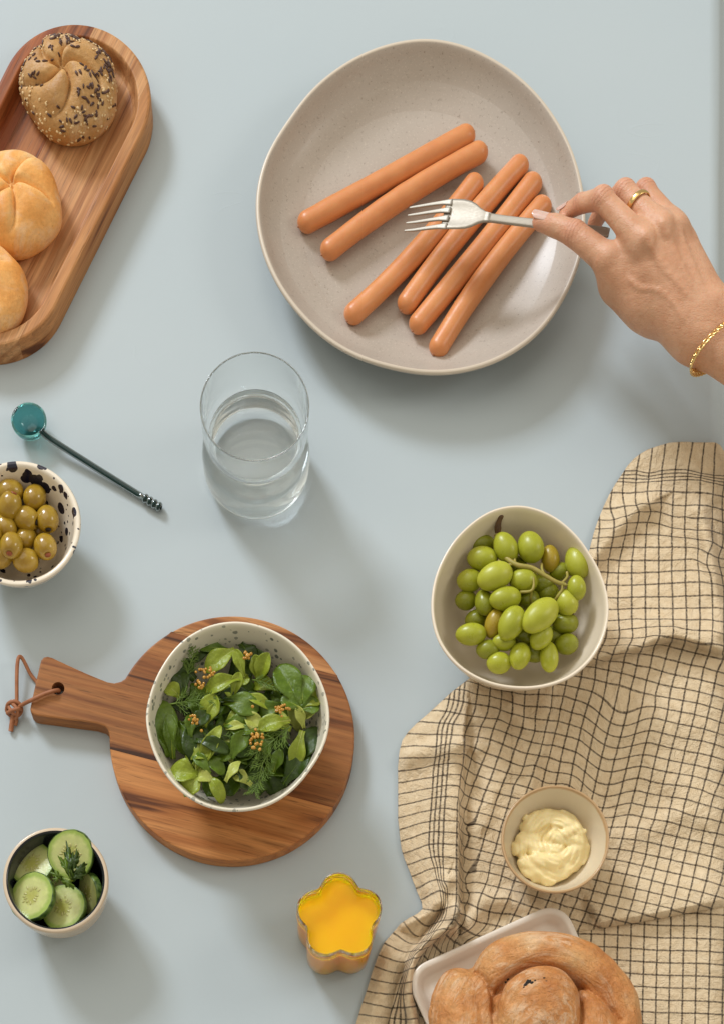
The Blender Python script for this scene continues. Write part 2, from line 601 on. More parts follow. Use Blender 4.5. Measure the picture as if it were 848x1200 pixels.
tile(540, 780, [(828, 92, 10, 19), (810, 165, 10, 20), (763, 318, 10, 22), (727, 462, 10, 24), (693, 612, 10, 26), (670, 745, 10, 28),
                (725, 145, 9, 20), (685, 297, 9, 22), (650, 443, 9, 24), (613, 600, 9, 26), (585, 735, 9, 28),
                (632, 192, 8, 21), (612, 272, 8, 22), (600, 348, 8, 23), (580, 423, 8, 24), (562, 495, 8, 25), (543, 572, 8, 26), (522, 653, 8, 27), (505, 725, 8, 28),
                (560, 188, 7, 21), (552, 265, 7, 22), (535, 342, 7, 23), (518, 415, 7, 24), (500, 492, 7, 25), (480, 560, 7, 26), (455, 620, 7, 27), (437, 688, 7, 28), (412, 760, 7, 29),
                (478, 183, 6, 21), (470, 260, 6, 22), (458, 335, 6, 23), (458, 408, 6, 24), (435, 478, 6, 25), (410, 550, 6, 26), (388, 630, 6, 27), (365, 685, 6, 28), (332, 738, 6, 29), (310, 815, 6, 30),
                (395, 183, 5, 21), (390, 255, 5, 22), (385, 325, 5, 23), (380, 385, 5, 24), (358, 452, 5, 25), (330, 525, 5, 26), (308, 603, 5, 27), (283, 668, 5, 28), (257, 730, 5, 29), (230, 795, 5, 30),
                (315, 170, 4, 21), (315, 235, 4, 22), (318, 300, 4, 23), (302, 365, 4, 24), (278, 422, 4, 25), (257, 495, 4, 26), (230, 573, 4, 27), (205, 645, 4, 28), (180, 715, 4, 29), (155, 775, 4, 30),
                (248, 160, 3, 21), (250, 210, 3, 22), (245, 275, 3, 23), (220, 335, 3, 24), (198, 395, 3, 25), (178, 462, 3, 26), (150, 545, 3, 27), (125, 615, 3, 28), (100, 685, 3, 29), (75, 750, 3, 30),
                (178, 150, 2, 21), (175, 190, 2, 22), (168, 255, 2, 23), (148, 330, 2, 24), (120, 380, 2, 25), (103, 450, 2, 26), (90, 512, 2, 27), (60, 582, 2, 28),
                (103, 120, 1, 21), (97, 180, 1, 22), (88, 240, 1, 23), (68, 318, 1, 24), (37, 375, 1, 25), (15, 440, 1, 26)])
tile(455, 800, [(468, 50, 0, 22), (460, 122, 0, 23), (437, 198, 0, 24), (400, 262, 0, 25), (392, 330, 0, 26), (380, 385, 0, 27), (375, 438, 0, 28), (370, 500, 0, 29), (365, 575, 0, 30), (358, 640, 0, 31), (355, 710, 0, 32), (348, 782, 0, 33),
                (385, 45, -1, 22), (375, 108, -1, 23), (355, 183, -1, 24), (316, 255, -1, 25), (303, 325, -1, 26), (298, 400, -1, 27), (293, 462, -1, 28), (283, 510, -1, 29), (278, 590, -1, 30), (275, 655, -1, 31), (270, 718, -1, 32), (265, 795, -1, 33),
                (265, 178, -2.2, 24), (215, 248, -2.4, 25), (130, 320, -3.2, 26), (80, 403, -3.9, 27), (75, 470, -3.9, 28), (68, 550, -3.9, 29), (63, 625, -3.9, 30), (62, 695, -3.9, 31), (65, 765, -3.9, 32),
                (460, 440, 1, 28), (453, 518, 1, 29), (440, 575, 1, 30), (435, 648, 1, 31), (430, 715, 1, 32), (424, 800, 1, 33),
                (490, 548, 2, 29), (472, 630, 2, 30), (460, 690, 2, 31),
                (525, 645, 3, 30), (500, 712, 3, 31), (480, 788, 3, 32), (580, 740, 4, 31), (555, 810, 4, 32), (655, 760, 5, 31)])
tile(455, 940, [(345, 115, 0, 34), (342, 187, 0, 35), (340, 260, 0, 36), (338, 340, 0, 37), (340, 413, 0, 38), (345, 495, 0, 39), (358, 572, 0, 40),
                (258, 120, -1, 34), (255, 188, -1, 35), (252, 265, -1, 36), (265, 345, -1, 37), (285, 410, -1, 38), (305, 485, -1, 39), (325, 550, -1, 40),
                (62, 100, -3.9, 33), (68, 172, -3.9, 34), (72, 245, -3.9, 35), (90, 320, -3.9, 36), (118, 390, -3.7, 37), (135, 465, -3.6, 38), (160, 540, -3.5, 39), (185, 608, -3.4, 40), (210, 665, -3.3, 41),
                (420, 120, 1, 34), (419, 195, 1, 35), (417, 268, 1, 36), (418, 350, 1, 37), (418, 423, 1, 38), (418, 497, 1, 39), (418, 575, 1, 40), (415, 650, 1, 41),
                (455, 118, 3, 33), (442, 185, 3, 34), (535, 135, 4, 33), (510, 210, 4, 34), (490, 280, 4, 35), (470, 345, 4, 36), (458, 425, 4, 37), (445, 490, 4, 38),
                (610, 158, 5, 33), (588, 232, 5, 34), (570, 303, 5, 35), (553, 360, 5, 36), (540, 430, 5, 37), (522, 500, 5, 38), (500, 565, 5, 39), (490, 630, 5, 40), (475, 705, 5, 41), (455, 770, 5, 42),
                (670, 260, 6, 34), (650, 325, 6, 35), (630, 380, 6, 36), (620, 440, 6, 37), (600, 515, 6, 38), (577, 570, 6, 39), (550, 660, 6, 40), (538, 740, 6, 41),
                (700, 460, 7, 37), (680, 535, 7, 38), (655, 600, 7, 39), (620, 680, 7, 40), (605, 755, 7, 41), (760, 555, 8, 38), (740, 600, 8, 39), (700, 690, 8, 40)])
tile(688, 942, [(250, 70, 15, 29), (232, 148, 15, 30), (213, 217, 15, 31), (175, 350, 15, 33), (135, 498, 15, 35), (95, 628, 15, 37), (45, 755, 15, 39),
                (413, 103, 17, 29), (385, 165, 17, 30), (360, 315, 17, 32), (318, 460, 17, 34), (280, 600, 17, 36), (235, 730, 17, 38),
                (573, 130, 19, 29), (550, 205, 19, 30), (513, 350, 19, 32), (475, 500, 19, 34), (440, 635, 19, 36),
                (720, 168, 21, 29), (705, 240, 21, 30), (670, 385, 21, 32), (637, 537, 21, 34), (595, 672, 21, 36),
                (780, 258, 22, 30), (750, 405, 22, 32), (715, 555, 22, 34), (825, 480, 23, 32.6), (790, 575, 23, 34)])
tile(410, 1040, [(420, 200, -3.2, 42), (325, 212, -3.9, 43), (275, 290, -3.9, 44), (215, 350, -3.9, 45), (185, 425, -3.9, 46), (150, 490, -3.9, 47), (125, 570, -3.9, 48), (100, 645, -3.9, 49), (72, 712, -3.9, 50), (50, 790, -3.9, 51),
                 (505, 237, -1.2, 42), (475, 300, -1.2, 43), (430, 355, -1.2, 44), (375, 402, -1.2, 45), (353, 460, -1.2, 46), (325, 528, -1.2, 47), (300, 600, -1.2, 48), (280, 662, -1.2, 49), (245, 750, -1.2, 50), (222, 808, -1.2, 51),
                 (575, 260, 0.6, 43), (520, 315, 0.6, 44), (462, 370, 0.6, 45), (415, 432, 0.6, 46), (385, 500, 0.6, 47), (365, 590, 0.6, 48), (362, 662, 0.6, 49), (385, 742, 0.6, 50), (405, 815, 0.6, 51),
                 (640, 200, 1, 42), (560, 400, 4, 44), (590, 340, 4.5, 43.4), (680, 290, 6, 42.4)])

# the hidden flank of the long fold
tile(455, 940, [(430, 45, 1.15, 33), (430, 120, 1.15, 34), (430, 195, 1.15, 35), (430, 268, 1.15, 36), (430, 350, 1.15, 37), (430, 423, 1.15, 38), (430, 497, 1.15, 39), (430, 575, 1.15, 40),
                (437, 60, 2.5, 32.4), (437, 160, 2.85, 33.7), (437, 264, 3.3, 35), (437, 333, 3.56, 36), (437, 415, 3.72, 37), (437, 487, 3.88, 38), (437, 557, 4.18, 39), (437, 625, 4.35, 40)])
CP = np.array(CP)


def tps_fit(pts, val, lam=2e-3):
    p = pts / 100.0
    n = len(p)
    d2 = ((p[:, None] - p[None]) ** 2).sum(-1)
    K = 0.5 * d2 * np.log(d2 + 1e-12) + lam * np.eye(n)
    Pm = np.hstack([np.ones((n, 1)), p])
    A = np.block([[K, Pm], [Pm.T, np.zeros((3, 3))]])
    w = np.linalg.solve(A, np.vstack([val, np.zeros((3, val.shape[1]))]))

    def ev(q):
        q = q / 100.0
        out = np.empty((len(q), val.shape[1]))
        for s in range(0, len(q), 20000):
            qq = q[s:s + 20000]
            e2 = ((qq[:, None] - p[None]) ** 2).sum(-1)
            out[s:s + 20000] = (0.5 * e2 * np.log(e2 + 1e-12)) @ w[:n] + np.hstack([np.ones((len(qq), 1)), qq]) @ w[n:]
        return out
    return ev


def polyd(X, Y, pts):
    """signed distance in pixels to a polyline (positive on its right when walking down the list in image space) and end fade"""
    best = np.full(X.shape, 1e9)
    sg = np.zeros(X.shape)
    P = np.array(pts, float)
    for a, b in zip(P[:-1], P[1:]):
        d = b - a
        L = d @ d
        t = np.clip(((X - a[0]) * d[0] + (Y - a[1]) * d[1]) / L, 0, 1)
        ex, ey = X - a[0] - t * d[0], Y - a[1] - t * d[1]
        D = np.hypot(ex, ey)
        s = np.sign(d[0] * ey - d[1] * ex)
        m = D < best
        best = np.where(m, D, best)
        sg = np.where(m, s, sg)
    return best * np.where(sg == 0, 1, sg)


RIDGES = [  # polyline, height mm, width left side px, width right side px   (image space)
    ([(690, 772), (722, 763), (748, 757), (768, 748), (790, 744), (815, 750), (850, 762)], 12.5, 4, 34),
    ([(692, 655), (712, 632), (730, 612), (748, 594), (762, 588)], 5.0, 10, 16),
    ([(705, 668), (735, 640), (760, 625)], -2.0, 14, 14),
    ([(820, 600), (828, 632), (833, 660), (842, 700), (846, 740)], 5.0, 10, 8),
    ([(840, 600), (846, 640), (849, 700)], -4.0, 8, 8),
    ([(541, 868), (538, 890), (536, 930), (535, 975), (535, 1020), (535, 1068)], 13.0, 36, 4),
    ([(546, 885), (543, 930), (541, 990), (545, 1060)], -2.0, 8, 8),
    ([(470, 888), (505, 876), (535, 873), (556, 872)], 4.5, 16, 7),
    ([(642, 840), (640, 860), (634, 880), (625, 900), (621, 925)], 7.0, 26, 4),
    ([(560, 806), (590, 815), (603, 840), (612, 850)], 4.0, 9, 9),
    ([(575, 800), (582, 812), (590, 808), (598, 822)], 4.0, 5, 5),
    ([(556, 858), (548, 880), (545, 905)], -3.0, 8, 8),
    ([(545, 1085), (565, 1055), (600, 1052), (625, 1060)], 5.5, 16, 9),
    ([(495, 1060), (512, 1046), (520, 1020)], -3.0, 10, 10),
    ([(472, 1080), (500, 1066), (512, 1055), (522, 1030)], 6.0, 8, 12),
    ([(534, 1070), (528, 1085), (506, 1098), (490, 1112), (481, 1128), (478, 1150), (479, 1175), (486, 1205)], 13.0, 7, 6),
    ([(516, 1068), (500, 1092), (485, 1112), (474, 1136), (466, 1165), (456, 1205)], -5.0, 5, 4),
    ([(462, 1092), (482, 1102), (490, 1104)], -2.5, 5, 6),
    ([(455, 1130), (446, 1160), (438, 1205)], 4.0, 14, 14),
    ([(700, 840), (760, 850), (800, 848)], 2.0, 24, 24),
    ([(770, 905), (800, 930), (820, 960)], 2.5, 14, 18),
    ([(700, 985), (740, 978), (790, 955)], 2.5, 18, 12),
    ([(600, 890), (575, 930), (566, 965)], 2.5, 16, 10),
    ([(712, 1060), (760, 1040), (820, 1040)], 2.0, 20, 20),
    ([(735, 700), (790, 690), (820, 690)], 2.0, 20, 20),
    ([(640, 1090), (690, 1086), (740, 1078), (790, 1070), (846, 1060)], 7.0, 12, 30),
]


def towel_h(X, Y):
    h = np.full(X.shape, 3.0)
    for pl, hh, wl, wr in RIDGES:
        hh = hh * (1.45 if abs(hh) > 6 else 1.9)
        d = polyd(X, Y, pl)
        # positive d: left of walking direction in image (y down) -> use as 'right' width
        w = np.where(d > 0, wl, wr)
        h = h + hh * np.exp(-(d / w) ** 2)
    q = np.stack([X, Y, 0 * X], -1)
    h = h + 0.45 * noise3(q, 0.055, 3) + 0.20 * noise3(q, 0.16, 5)
    for cx, cyy, r in ((596, 746, 62), (642, 1005, 42)):
        m = sstep(r + 26, r, np.hypot(X - cx, Y - cyy))
        h = h * (1 - m) + 3.0 * m
    # under the bread tray
    t = math.radians(-24.5)
    ux, uy = math.cos(t), math.sin(t)
    a = (X - 480) * ux + (Y - 1136) * uy
    b = -(X - 480) * uy + (Y - 1136) * ux
    m = sstep(-2, 5, np.minimum.reduce([a - 6, b - 6, 222 - a]))
    h = h * (1 - m) + np.minimum(h, 3.0) * m
    return np.maximum(h, 1.4) / 1000.0


L_out = np.array([(519, 796), (520, 782), (523, 771), (527, 759), (532, 750), (538, 742), (547, 734), (556, 728), (568, 720), (580, 713), (595, 706), (610, 700), (625, 695), (645, 690), (670, 676),
                  (700, 655), (740, 615), (770, 582), (795, 550), (812, 528), (825, 514), (838, 500), (848, 488), (858, 478), (868, 471), (880, 468), (900, 466), (920, 466), (960, 466), (980, 468), (995, 470), (1008, 474),
                  (1020, 479), (1034, 484), (1047, 489), (1058, 494), (1066, 495), (1072, 488), (1077, 478), (1083, 469), (1092, 461), (1105, 450), (1120, 443), (1140, 436), (1160, 430), (1180, 423), (1200, 417), (1230, 408)], float)
rows_y = np.concatenate([np.linspace(519, 535, 16), np.linspace(536, 1100, 400)])
NS = 330


def towel_sheet(y_list, xl, xr, evuv, lift=None, drop=True):
    n = len(y_list)
    s = np.linspace(0, 1, NS)
    xl, xr = np.asarray(xl)[:, None], np.asarray(xr)[:, None]
    PX = xl + (xr - xl) * s[None]
    PY = np.repeat(np.asarray(y_list)[:, None], NS, 1)
    H = towel_h(PX, PY)
    # selvedge settles on the table
    dl = (PX - xl)
    H = 0.0012 + (H - 0.0012) * (1 - np.exp(-(dl / 7.0) ** 2) * 0.75)
    if lift is not None:
        H = lift(PX, PY, H)
    W = at_arr(PX, PY, 0.0)
    tz = table_z(W[..., 0])
    P3 = at_arr(PX, PY, H + tz)
    uv = evuv(np.stack([PX.ravel(), PY.ravel()], 1))
    return P3.reshape(-1, 3), gridf(n, NS), uv


FYX = np.array([(500, 545), (868, 541), (890, 538), (930, 536.2), (975, 535.6), (1068, 535.6), (1085, 532), (1100, 512), (1112, 498), (1128, 488), (1150, 485), (1235, 492)], float)
fold_x = lambda y: np.interp(y, FYX[:, 0], FYX[:, 1])
low_ = CP[:, 1] > 874
side = CP[:, 0] - fold_x(CP[:, 1])
ev_left = tps_fit(CP[~low_ | (side < 0.2)][:, :2], CP[~low_ | (side < 0.2)][:, 2:])
ev_right = tps_fit(CP[~low_ | (side > 0.2)][:, :2], CP[~low_ | (side > 0.2)][:, 2:])


def ev(q):
    """the weave lies in two sheets that meet at the long fold"""
    w = sstep(-0.8, 0.8, q[:, 0] - fold_x(q[:, 1]))[:, None]
    return ev_left(q) * (1 - w) + ev_right(q) * w


FOLD = lambda x: np.interp(x, [400, 560, 640, 690, 712, 740, 770, 800, 833, 848, 870], [1230, 1230, 1096, 1089, 1085, 1081, 1076, 1070, 1064, 1060, 1058])


def right_edge(y):
    return np.interp(y, [519, 522, 530, 545, 600, 700, 900, 1060, 1230], [836, 842, 847, 852, 858, 860, 860, 860, 858])


# upper sheet: left of the tray it runs down to the picture's edge, right of it it ends in a fold
up_rows = np.concatenate([np.linspace(519, 536, 18), np.linspace(538, 1232, 560)])
xl_u = np.interp(up_rows, L_out[:, 0], L_out[:, 1])
xr_full = right_edge(up_rows)
fx = np.array([860, 846, 833, 800, 770, 740, 712, 690, 640, 600, 560, 520])
fy = np.array([1060, 1062, 1064, 1070, 1076, 1081, 1085, 1089, 1096, 1104, 1118, 1235])
xr_u = np.where(up_rows < 1060, xr_full, np.minimum(xr_full, np.interp(up_rows, fy, fx)))
V1, F1, UV1 = towel_sheet(up_rows, xl_u, xr_u, ev, lift=lambda PX, PY, H: np.where(
    PX > 600, 0.0016 + (H - 0.0016) * np.sqrt(np.clip((np.interp(PX, fx[::-1], fy[::-1]) - PY) / 7.0, 0, 1)) + 0.0012 * (PX > 600), H))


def ev_low(q):
    x, y = (q[:, 0] - 688) * 5.3, (q[:, 1] - 1040) * 5.3
    u = (x - 595 + 0.022 * (y - 290)) / 82.0
    v = (y - 240 - 0.045 * (x - 590) + 3 * np.sin(x / 90)) / 77.5
    return np.stack([u + 40, v + 60], 1)


low_rows = np.linspace(1050, 1235, 120)
V2, F2, UV2 = towel_sheet(low_rows, np.full(120, 585.0), right_edge(low_rows) - 8, ev_low,
                          lift=lambda PX, PY, H: 0.0020 + 0.0004 * np.sin(PX / 17.0) * np.sin(PY / 23.0) + 0 * H)


def m_towel():
    m = NT('checked_linen')
    uvn = m.n('ShaderNodeUVMap')
    uvn.uv_map = 'weave'
    wob = m.n('ShaderNodeTexNoise')
    wob.inputs['Scale'].default_value = 2.2
    wob.inputs['Detail'].default_value = 3
    m.l(uvn.outputs['UV'], wob.inputs['Vector'])
    sub = m.n('ShaderNodeVectorMath', operation='MULTIPLY_ADD')
    m.l(wob.outputs['Color'], sub.inputs[0])
    sub.inputs[1].default_value = (0.10, 0.10, 0)
    m.l(uvn.outputs['UV'], sub.inputs[2])
    sp = m.n('ShaderNodeSeparateXYZ')
    m.l(sub.outputs[0], sp.inputs[0])
    u = m.math('SUBTRACT', sp.outputs[0], 0.05)
    v = m.math('SUBTRACT', sp.outputs[1], 0.05)
    thread = m.noise(uvn.outputs['UV'], 14, 2)

    def lines(c):
        neg = m.math('LESS_THAN', c, -0.02)
        mul = m.math('MULTIPLY_ADD', neg, 2.0, 1.0)
        cs = m.math('MULTIPLY', c, mul)
        fr = m.math('ABSOLUTE', m.math('SUBTRACT', m.math('FRACT', m.math('ADD', cs, 0.5)), 0.5))
        d = m.math('DIVIDE', fr, mul)
        d = m.math('ADD', d, m.math('MULTIPLY', m.math('SUBTRACT', thread, 0.5), 0.05))
        k = m.ramp(d, [(0.042, 1.0), (0.092, 0.0)])
        k = m.math('MULTIPLY', k, m.ramp(m.noise(uvn.outputs['UV'], 5.5, 4, 0.7), [(0.36, 0.55), (0.58, 1.0)]))
        return m.math('MULTIPLY', k, m.math('GREATER_THAN', c, -1.12))
    lu, lv = lines(u), lines(v)
    base = m.mix(m.ramp(m.noise(uvn.outputs['UV'], 1.7, 4), [(0.3, 0.0), (0.7, 1.0)]), (0.73, 0.565, 0.36), (0.83, 0.68, 0.47))
    base = m.mix(m.math('MULTIPLY', m.ramp(m.noise(uvn.outputs['UV'], 22, 3), [(0.35, 1.0), (0.6, 0.0)]), 0.35), base, (0.50, 0.36, 0.195))
    dark = (0.022, 0.012, 0.009)
    c = m.mix(m.math('MULTIPLY', lu, 0.92), base, dark)
    c = m.mix(m.math('MULTIPLY', lv, 0.88), c, dark)
    m.set(color=c, rough=0.9, spec=0.15, sheen=0.15)
    wv1 = m.n('ShaderNodeTexWave', wave_type='BANDS', bands_direction='X')
    wv1.inputs['Scale'].default_value = 2.3
    wv2 = m.n('ShaderNodeTexWave', wave_type='BANDS', bands_direction='Y')
    wv2.inputs['Scale'].default_value = 2.3
    for w in (wv1, wv2):
        w.inputs['Distortion'].default_value = 1.5
        w.inputs['Detail'].default_value = 2
        m.l(uvn.outputs['UV'], w.inputs['Vector'])
    wsum = m.math('ADD', wv1.outputs['Fac'], wv2.outputs['Fac'])
    b = m.bump(wsum, 0.22, 0.0006)
    b = m.bump(m.noise(uvn.outputs['UV'], 1.3, 5, 0.6, 0.8), 0.75, 0.005, b)
    m.bump(m.noise(uvn.outputs['UV'], 7, 3), 0.4, 0.0010, b)
    return m.m


Vt = np.concatenate([V1, V2])
Ft = np.concatenate([F1, F2 + len(V1)])[:, ::-1]
UVt = np.concatenate([UV1, UV2])
towel = mk('checked_towel', Vt, Ft, m_towel(), base=at(660, 900, 0), solid=0.0009)
lay = towel.data.uv_layers.new(name='weave')
li = np.empty(len(towel.data.loops), np.int32)
towel.data.loops.foreach_get('vertex_index', li)
lay.data.foreach_set('uv', UVt[li].astype(np.float32).ravel())
tag(towel, 'rumpled beige tea towel with dark woven checks under the grapes and bread', 'tea towel')


# ------------------------------------------------------------------ bowls and plate
def radial(outline, z):
    """centre and a radius function from an outline traced at height z"""
    W = np.array([at(x, y, z)[:2] for x, y in outline])
    c = (W.max(0) + W.min(0)) / 2
    d = W - c
    th = np.arctan2(d[:, 1], d[:, 0])
    o = np.argsort(th)
    th, r = th[o], np.hypot(d[:, 0], d[:, 1])[o]
    tt = np.concatenate([th - 2 * PI, th, th + 2 * PI])
    rr = np.tile(r, 3)
    g = np.linspace(-PI, PI, 721)[:-1]
    f = np.interp(g, tt, rr)
    k = np.exp(-(np.arange(-60, 61) / 14.0) ** 2)
    k /= k.sum()
    f = np.convolve(np.tile(f, 3), k, 'same')[720:1440]
    return c, lambda a: np.interp((a + PI) % (2 * PI) - PI, np.append(g, PI), np.append(f, f[0]))


def bowl_mesh(c, R, prof, n=128, blend=None, seed=0, wob=0.0):
    """prof: (fraction of R, z) outside bottom -> rim -> inside bottom; blend(z): how far the traced outline counts"""
    th = np.arange(n) * 2 * PI / n
    Rt = R(th) if callable(R) else np.full(n, R)
    mean = Rt.mean()
    V = []
    for f, z in prof:
        w = 1.0 if blend is None else blend(z)
        r = (mean + (Rt - mean) * w) * f
        p = np.stack([c[0] + r * np.cos(th), c[1] + r * np.sin(th), np.full(n, z)], 1)
        V.append(p)
    V = np.array(V)
    if wob:
        q = V.reshape(-1, 3)
        nn = noise3(q, 45, seed).reshape(V.shape[:2])
        V[..., 2] += wob * nn * sstep(0.3, 1.0, np.array([p[1] for p in prof]) / max(p[1] for p in prof))[:, None]
    F = gridf(len(prof), n, False, True)[:, ::-1].tolist()
    F.append(list(range(n))[::-1])
    F.append([(len(prof) - 1) * n + k for k in range(n)])
    return V.reshape(-1, 3), F


def smooth_prof(p, n=40):
    return [tuple(q) for q in spline(p, n)]


def zoomed(ox, oy, s, pts):
    return [(ox + x / s, oy + y / s) for x, y in pts]


def bowl_thing(name, outline, h, base_z, outer, inner, mat, label, wob=0.0008, n=128, in_mat=None, rim_mat=None, seed=0, rim_t=0.003):
    zr = base_z + h
    c, R = radial(outline, zr)
    o = [(f, base_z + z * h) for f, z in outer]
    i = [(f, base_z + z * h) for f, z in inner]
    prof_o = smooth_prof(o, 22)
    prof_i = smooth_prof(i, 26)
    bl = lambda z: float(sstep(base_z, zr, np.array(z))) * 0.75 + 0.25
    if in_mat is None:
        V, F = bowl_mesh(c, R, prof_o + prof_i, n, bl, seed, wob)
        b = mk(name, V, F, mat, base=(c[0], c[1], base_z))
        tag(b, label, 'bowl')
        return b, c, R
    t = thing(name, (c[0], c[1], base_z), label, 'bowl')
    V, F = bowl_mesh(c, R, prof_o + prof_i[:4], n, bl, seed, wob)
    mk('outer_wall', V, F[:-1], mat, t)
    V, F = bowl_mesh(c, R, prof_i[3:], n, bl, seed, wob)
    F = F[:-2] + [F[-1]]
    mk('inner_glaze', V, F, in_mat, t)
    return t, c, R


PLATE_OUT = zoomed(290, 30, 2.068, [(430, 35), (300, 60), (200, 120), (100, 230), (40, 330), (20, 420), (25, 500), (60, 610), (130, 710), (230, 790), (350, 835), (480, 847), (600, 820), (700, 755), (778, 640), (812, 540), (816, 440), (800, 350), (765, 262), (690, 158), (560, 66)])
GRAPE_OUT = zoomed(495, 580, 3.687, [(430, 42), (300, 65), (180, 150), (90, 270), (40, 420), (38, 520), (70, 640), (150, 740), (260, 805), (400, 835), (520, 830), (640, 790), (740, 700), (790, 590), (803, 480), (780, 370), (720, 250), (640, 150), (540, 75)])
SALAD_OUT = zoomed(160, 720, 3.533, [(420, 30), (300, 48), (190, 110), (110, 210), (60, 320), (38, 420), (55, 520), (100, 630), (170, 720), (260, 785), (380, 815), (440, 815), (540, 795), (640, 735), (720, 640), (770, 560), (800, 440), (790, 350), (740, 230), (670, 140), (560, 65)])
circ = lambda x, y, r, n=36: [(x + r * math.cos(2 * PI * k / n), y + r * math.sin(2 * PI * k / n)) for k in range(n)]


def m_plate():
    m = NT('stoneware_plate')
    v = m.coord()
    n1 = m.noise(v, 9, 4)
    c = m.mix(m.ramp(n1, [(0.3, 0.0), (0.7, 1.0)]), (0.415, 0.355, 0.295), (0.490, 0.428, 0.365))
    sp = m.ramp(m.noise(v, 420, 3, 0.7), [(0.60, 0.0), (0.70, 1.0)])
    c = m.mix(m.math('MULTIPLY', sp, 0.6), c, (0.22, 0.17, 0.13))
    g = m.ramp(m.noise(v, 700, 2, 0.7), [(0.58, 0.0), (0.70, 1.0)])
    c = m.mix(m.math('MULTIPLY', g, 0.4), c, (0.66, 0.58, 0.49))
    # the glaze breaks to bare cream clay along the lip
    pr = m.n('ShaderNodeAttribute', attribute_name='lip')
    k = m.math('ADD', pr.outputs['Fac'], m.math('MULTIPLY', m.math('SUBTRACT', m.noise(v, 30, 3), 0.5), 0.3))
    c = m.mix(m.ramp(k, [(0.45, 0.0), (0.7, 1.0)]), c, (0.62, 0.53, 0.42))
    m.set(color=c, rough=m.ramp(n1, [(0.3, 0.42), (0.7, 0.52)]), coat=0.22, coat_r=0.22)
    m.bump(m.noise(v, 26, 3), 0.10, 0.003)
    return m.m


ZP = 0.034
pc, pR = radial(PLATE_OUT, ZP)
pp_out = smooth_prof([(0.50, 0.0), (0.56, 0.001), (0.60, 0.006), (0.78, 0.014), (0.92, 0.024), (0.985, 0.031), (1.0, 0.0345)], 20)
pp_in = smooth_prof([(0.994, 0.0366), (0.980, 0.0368), (0.962, 0.0345), (0.92, 0.0268), (0.86, 0.0195), (0.79, 0.0142), (0.71, 0.0108), (0.60, 0.0090), (0.48, 0.0083), (0.25, 0.0080), (0.02, 0.0080)], 44)
V, F = bowl_mesh(pc, pR, pp_out + pp_in, 200, lambda z: float(sstep(0, ZP, np.array(z))), 4, 0.0006)
plate = mk('dinner_plate', V, F, m_plate(), base=(pc[0], pc[1], 0))
lip = np.array([math.exp(-((k - 22) / 4.2) ** 2) for k in range(len(pp_out) + len(pp_in))])
a_ = plate.data.attributes.new('lip', 'FLOAT', 'POINT')
a_.data.foreach_set('value', np.repeat(lip, 200).astype(np.float32))
tag(plate, 'large round grey-beige stoneware plate holding the sausages', 'plate')

M_cream = m_ceramic('cream_glaze', (0.82, 0.70, 0.545), (0.88, 0.77, 0.62), 0.26, nscale=18, coat=0.3)
M_speck = m_ceramic('speckled_glaze', (0.78, 0.71, 0.56), (0.83, 0.77, 0.63), 0.3, speck=(0.15, 0.17, 0.14), speck_scale=215, nscale=18, coat=0.2)
M_sand = m_ceramic('sand_glaze', (0.56, 0.485, 0.36), (0.63, 0.55, 0.42), 0.28, nscale=18, coat=0.3)
M_beige = m_ceramic('beige_glaze', (0.60, 0.47, 0.33), (0.66, 0.53, 0.38), 0.25, nscale=20, coat=0.3)
M_navy = m_ceramic('dark_glaze', (0.012, 0.014, 0.018), (0.020, 0.022, 0.026), 0.2, nscale=20)
M_tray = m_ceramic('ivory_glaze', (0.74, 0.66, 0.56), (0.80, 0.72, 0.62), 0.28, nscale=16, coat=0.3)

out_p = [(0.48, 0.0), (0.53, 0.02), (0.62, 0.10), (0.78, 0.36), (0.90, 0.66), (0.97, 0.90), (1.0, 0.985)]
in_p = [(0.995, 1.01), (0.975, 1.012), (0.955, 0.97), (0.93, 0.86), (0.86, 0.62), (0.74, 0.36), (0.56, 0.17), (0.34, 0.09), (0.02, 0.075)]
grape_bowl, gc, gR = bowl_thing('grape_bowl', GRAPE_OUT, 0.068, 0.0035, out_p, in_p, M_cream, 'uneven off-white ceramic bowl full of green grapes', 0.0012, seed=2)

BOARD_Z = 0.018
salad_bowl, sc_, sR = bowl_thing('salad_bowl', SALAD_OUT, 0.066, BOARD_Z + 0.0004, out_p, in_p, M_speck, 'cream ceramic bowl with grey speckles, holding leafy salad on the round board', 0.0010, seed=5)

B_C = (650, 983.5)
out_b = [(0.42, 0.0), (0.47, 0.03), (0.60, 0.18), (0.80, 0.48), (0.93, 0.78), (1.0, 0.98)]
in_b = [(0.99, 1.012), (0.962, 1.012), (0.94, 0.97), (0.90, 0.84), (0.80, 0.58), (0.66, 0.34), (0.50, 0.20), (0.30, 0.13), (0.02, 0.12)]


def m_rimmed(name, col, col2, rimcol, zrim, speck=None):
    m = NT(name)
    v = m.coord()
    c = m.mix(m.noise(v, 18, 4), col, col2)
    sp = m.n('ShaderNodeSeparateXYZ')
    m.l(v, sp.inputs[0])
    k = m.math('ADD', sp.outputs[2], m.math('MULTIPLY', m.math('SUBTRACT', m.noise(v, 60, 3), 0.5), 0.003))
    c = m.mix(m.ramp(m.math('MULTIPLY', m.math('SUBTRACT', k, zrim - 0.0022), 400.0), [(0.0, 0.0), (0.8, 0.85)]), c, rimcol)
    m.set(color=c, rough=0.28, coat=0.3, coat_r=0.12)
    m.bump(m.noise(v, 30, 3), 0.1, 0.002)
    return m.m


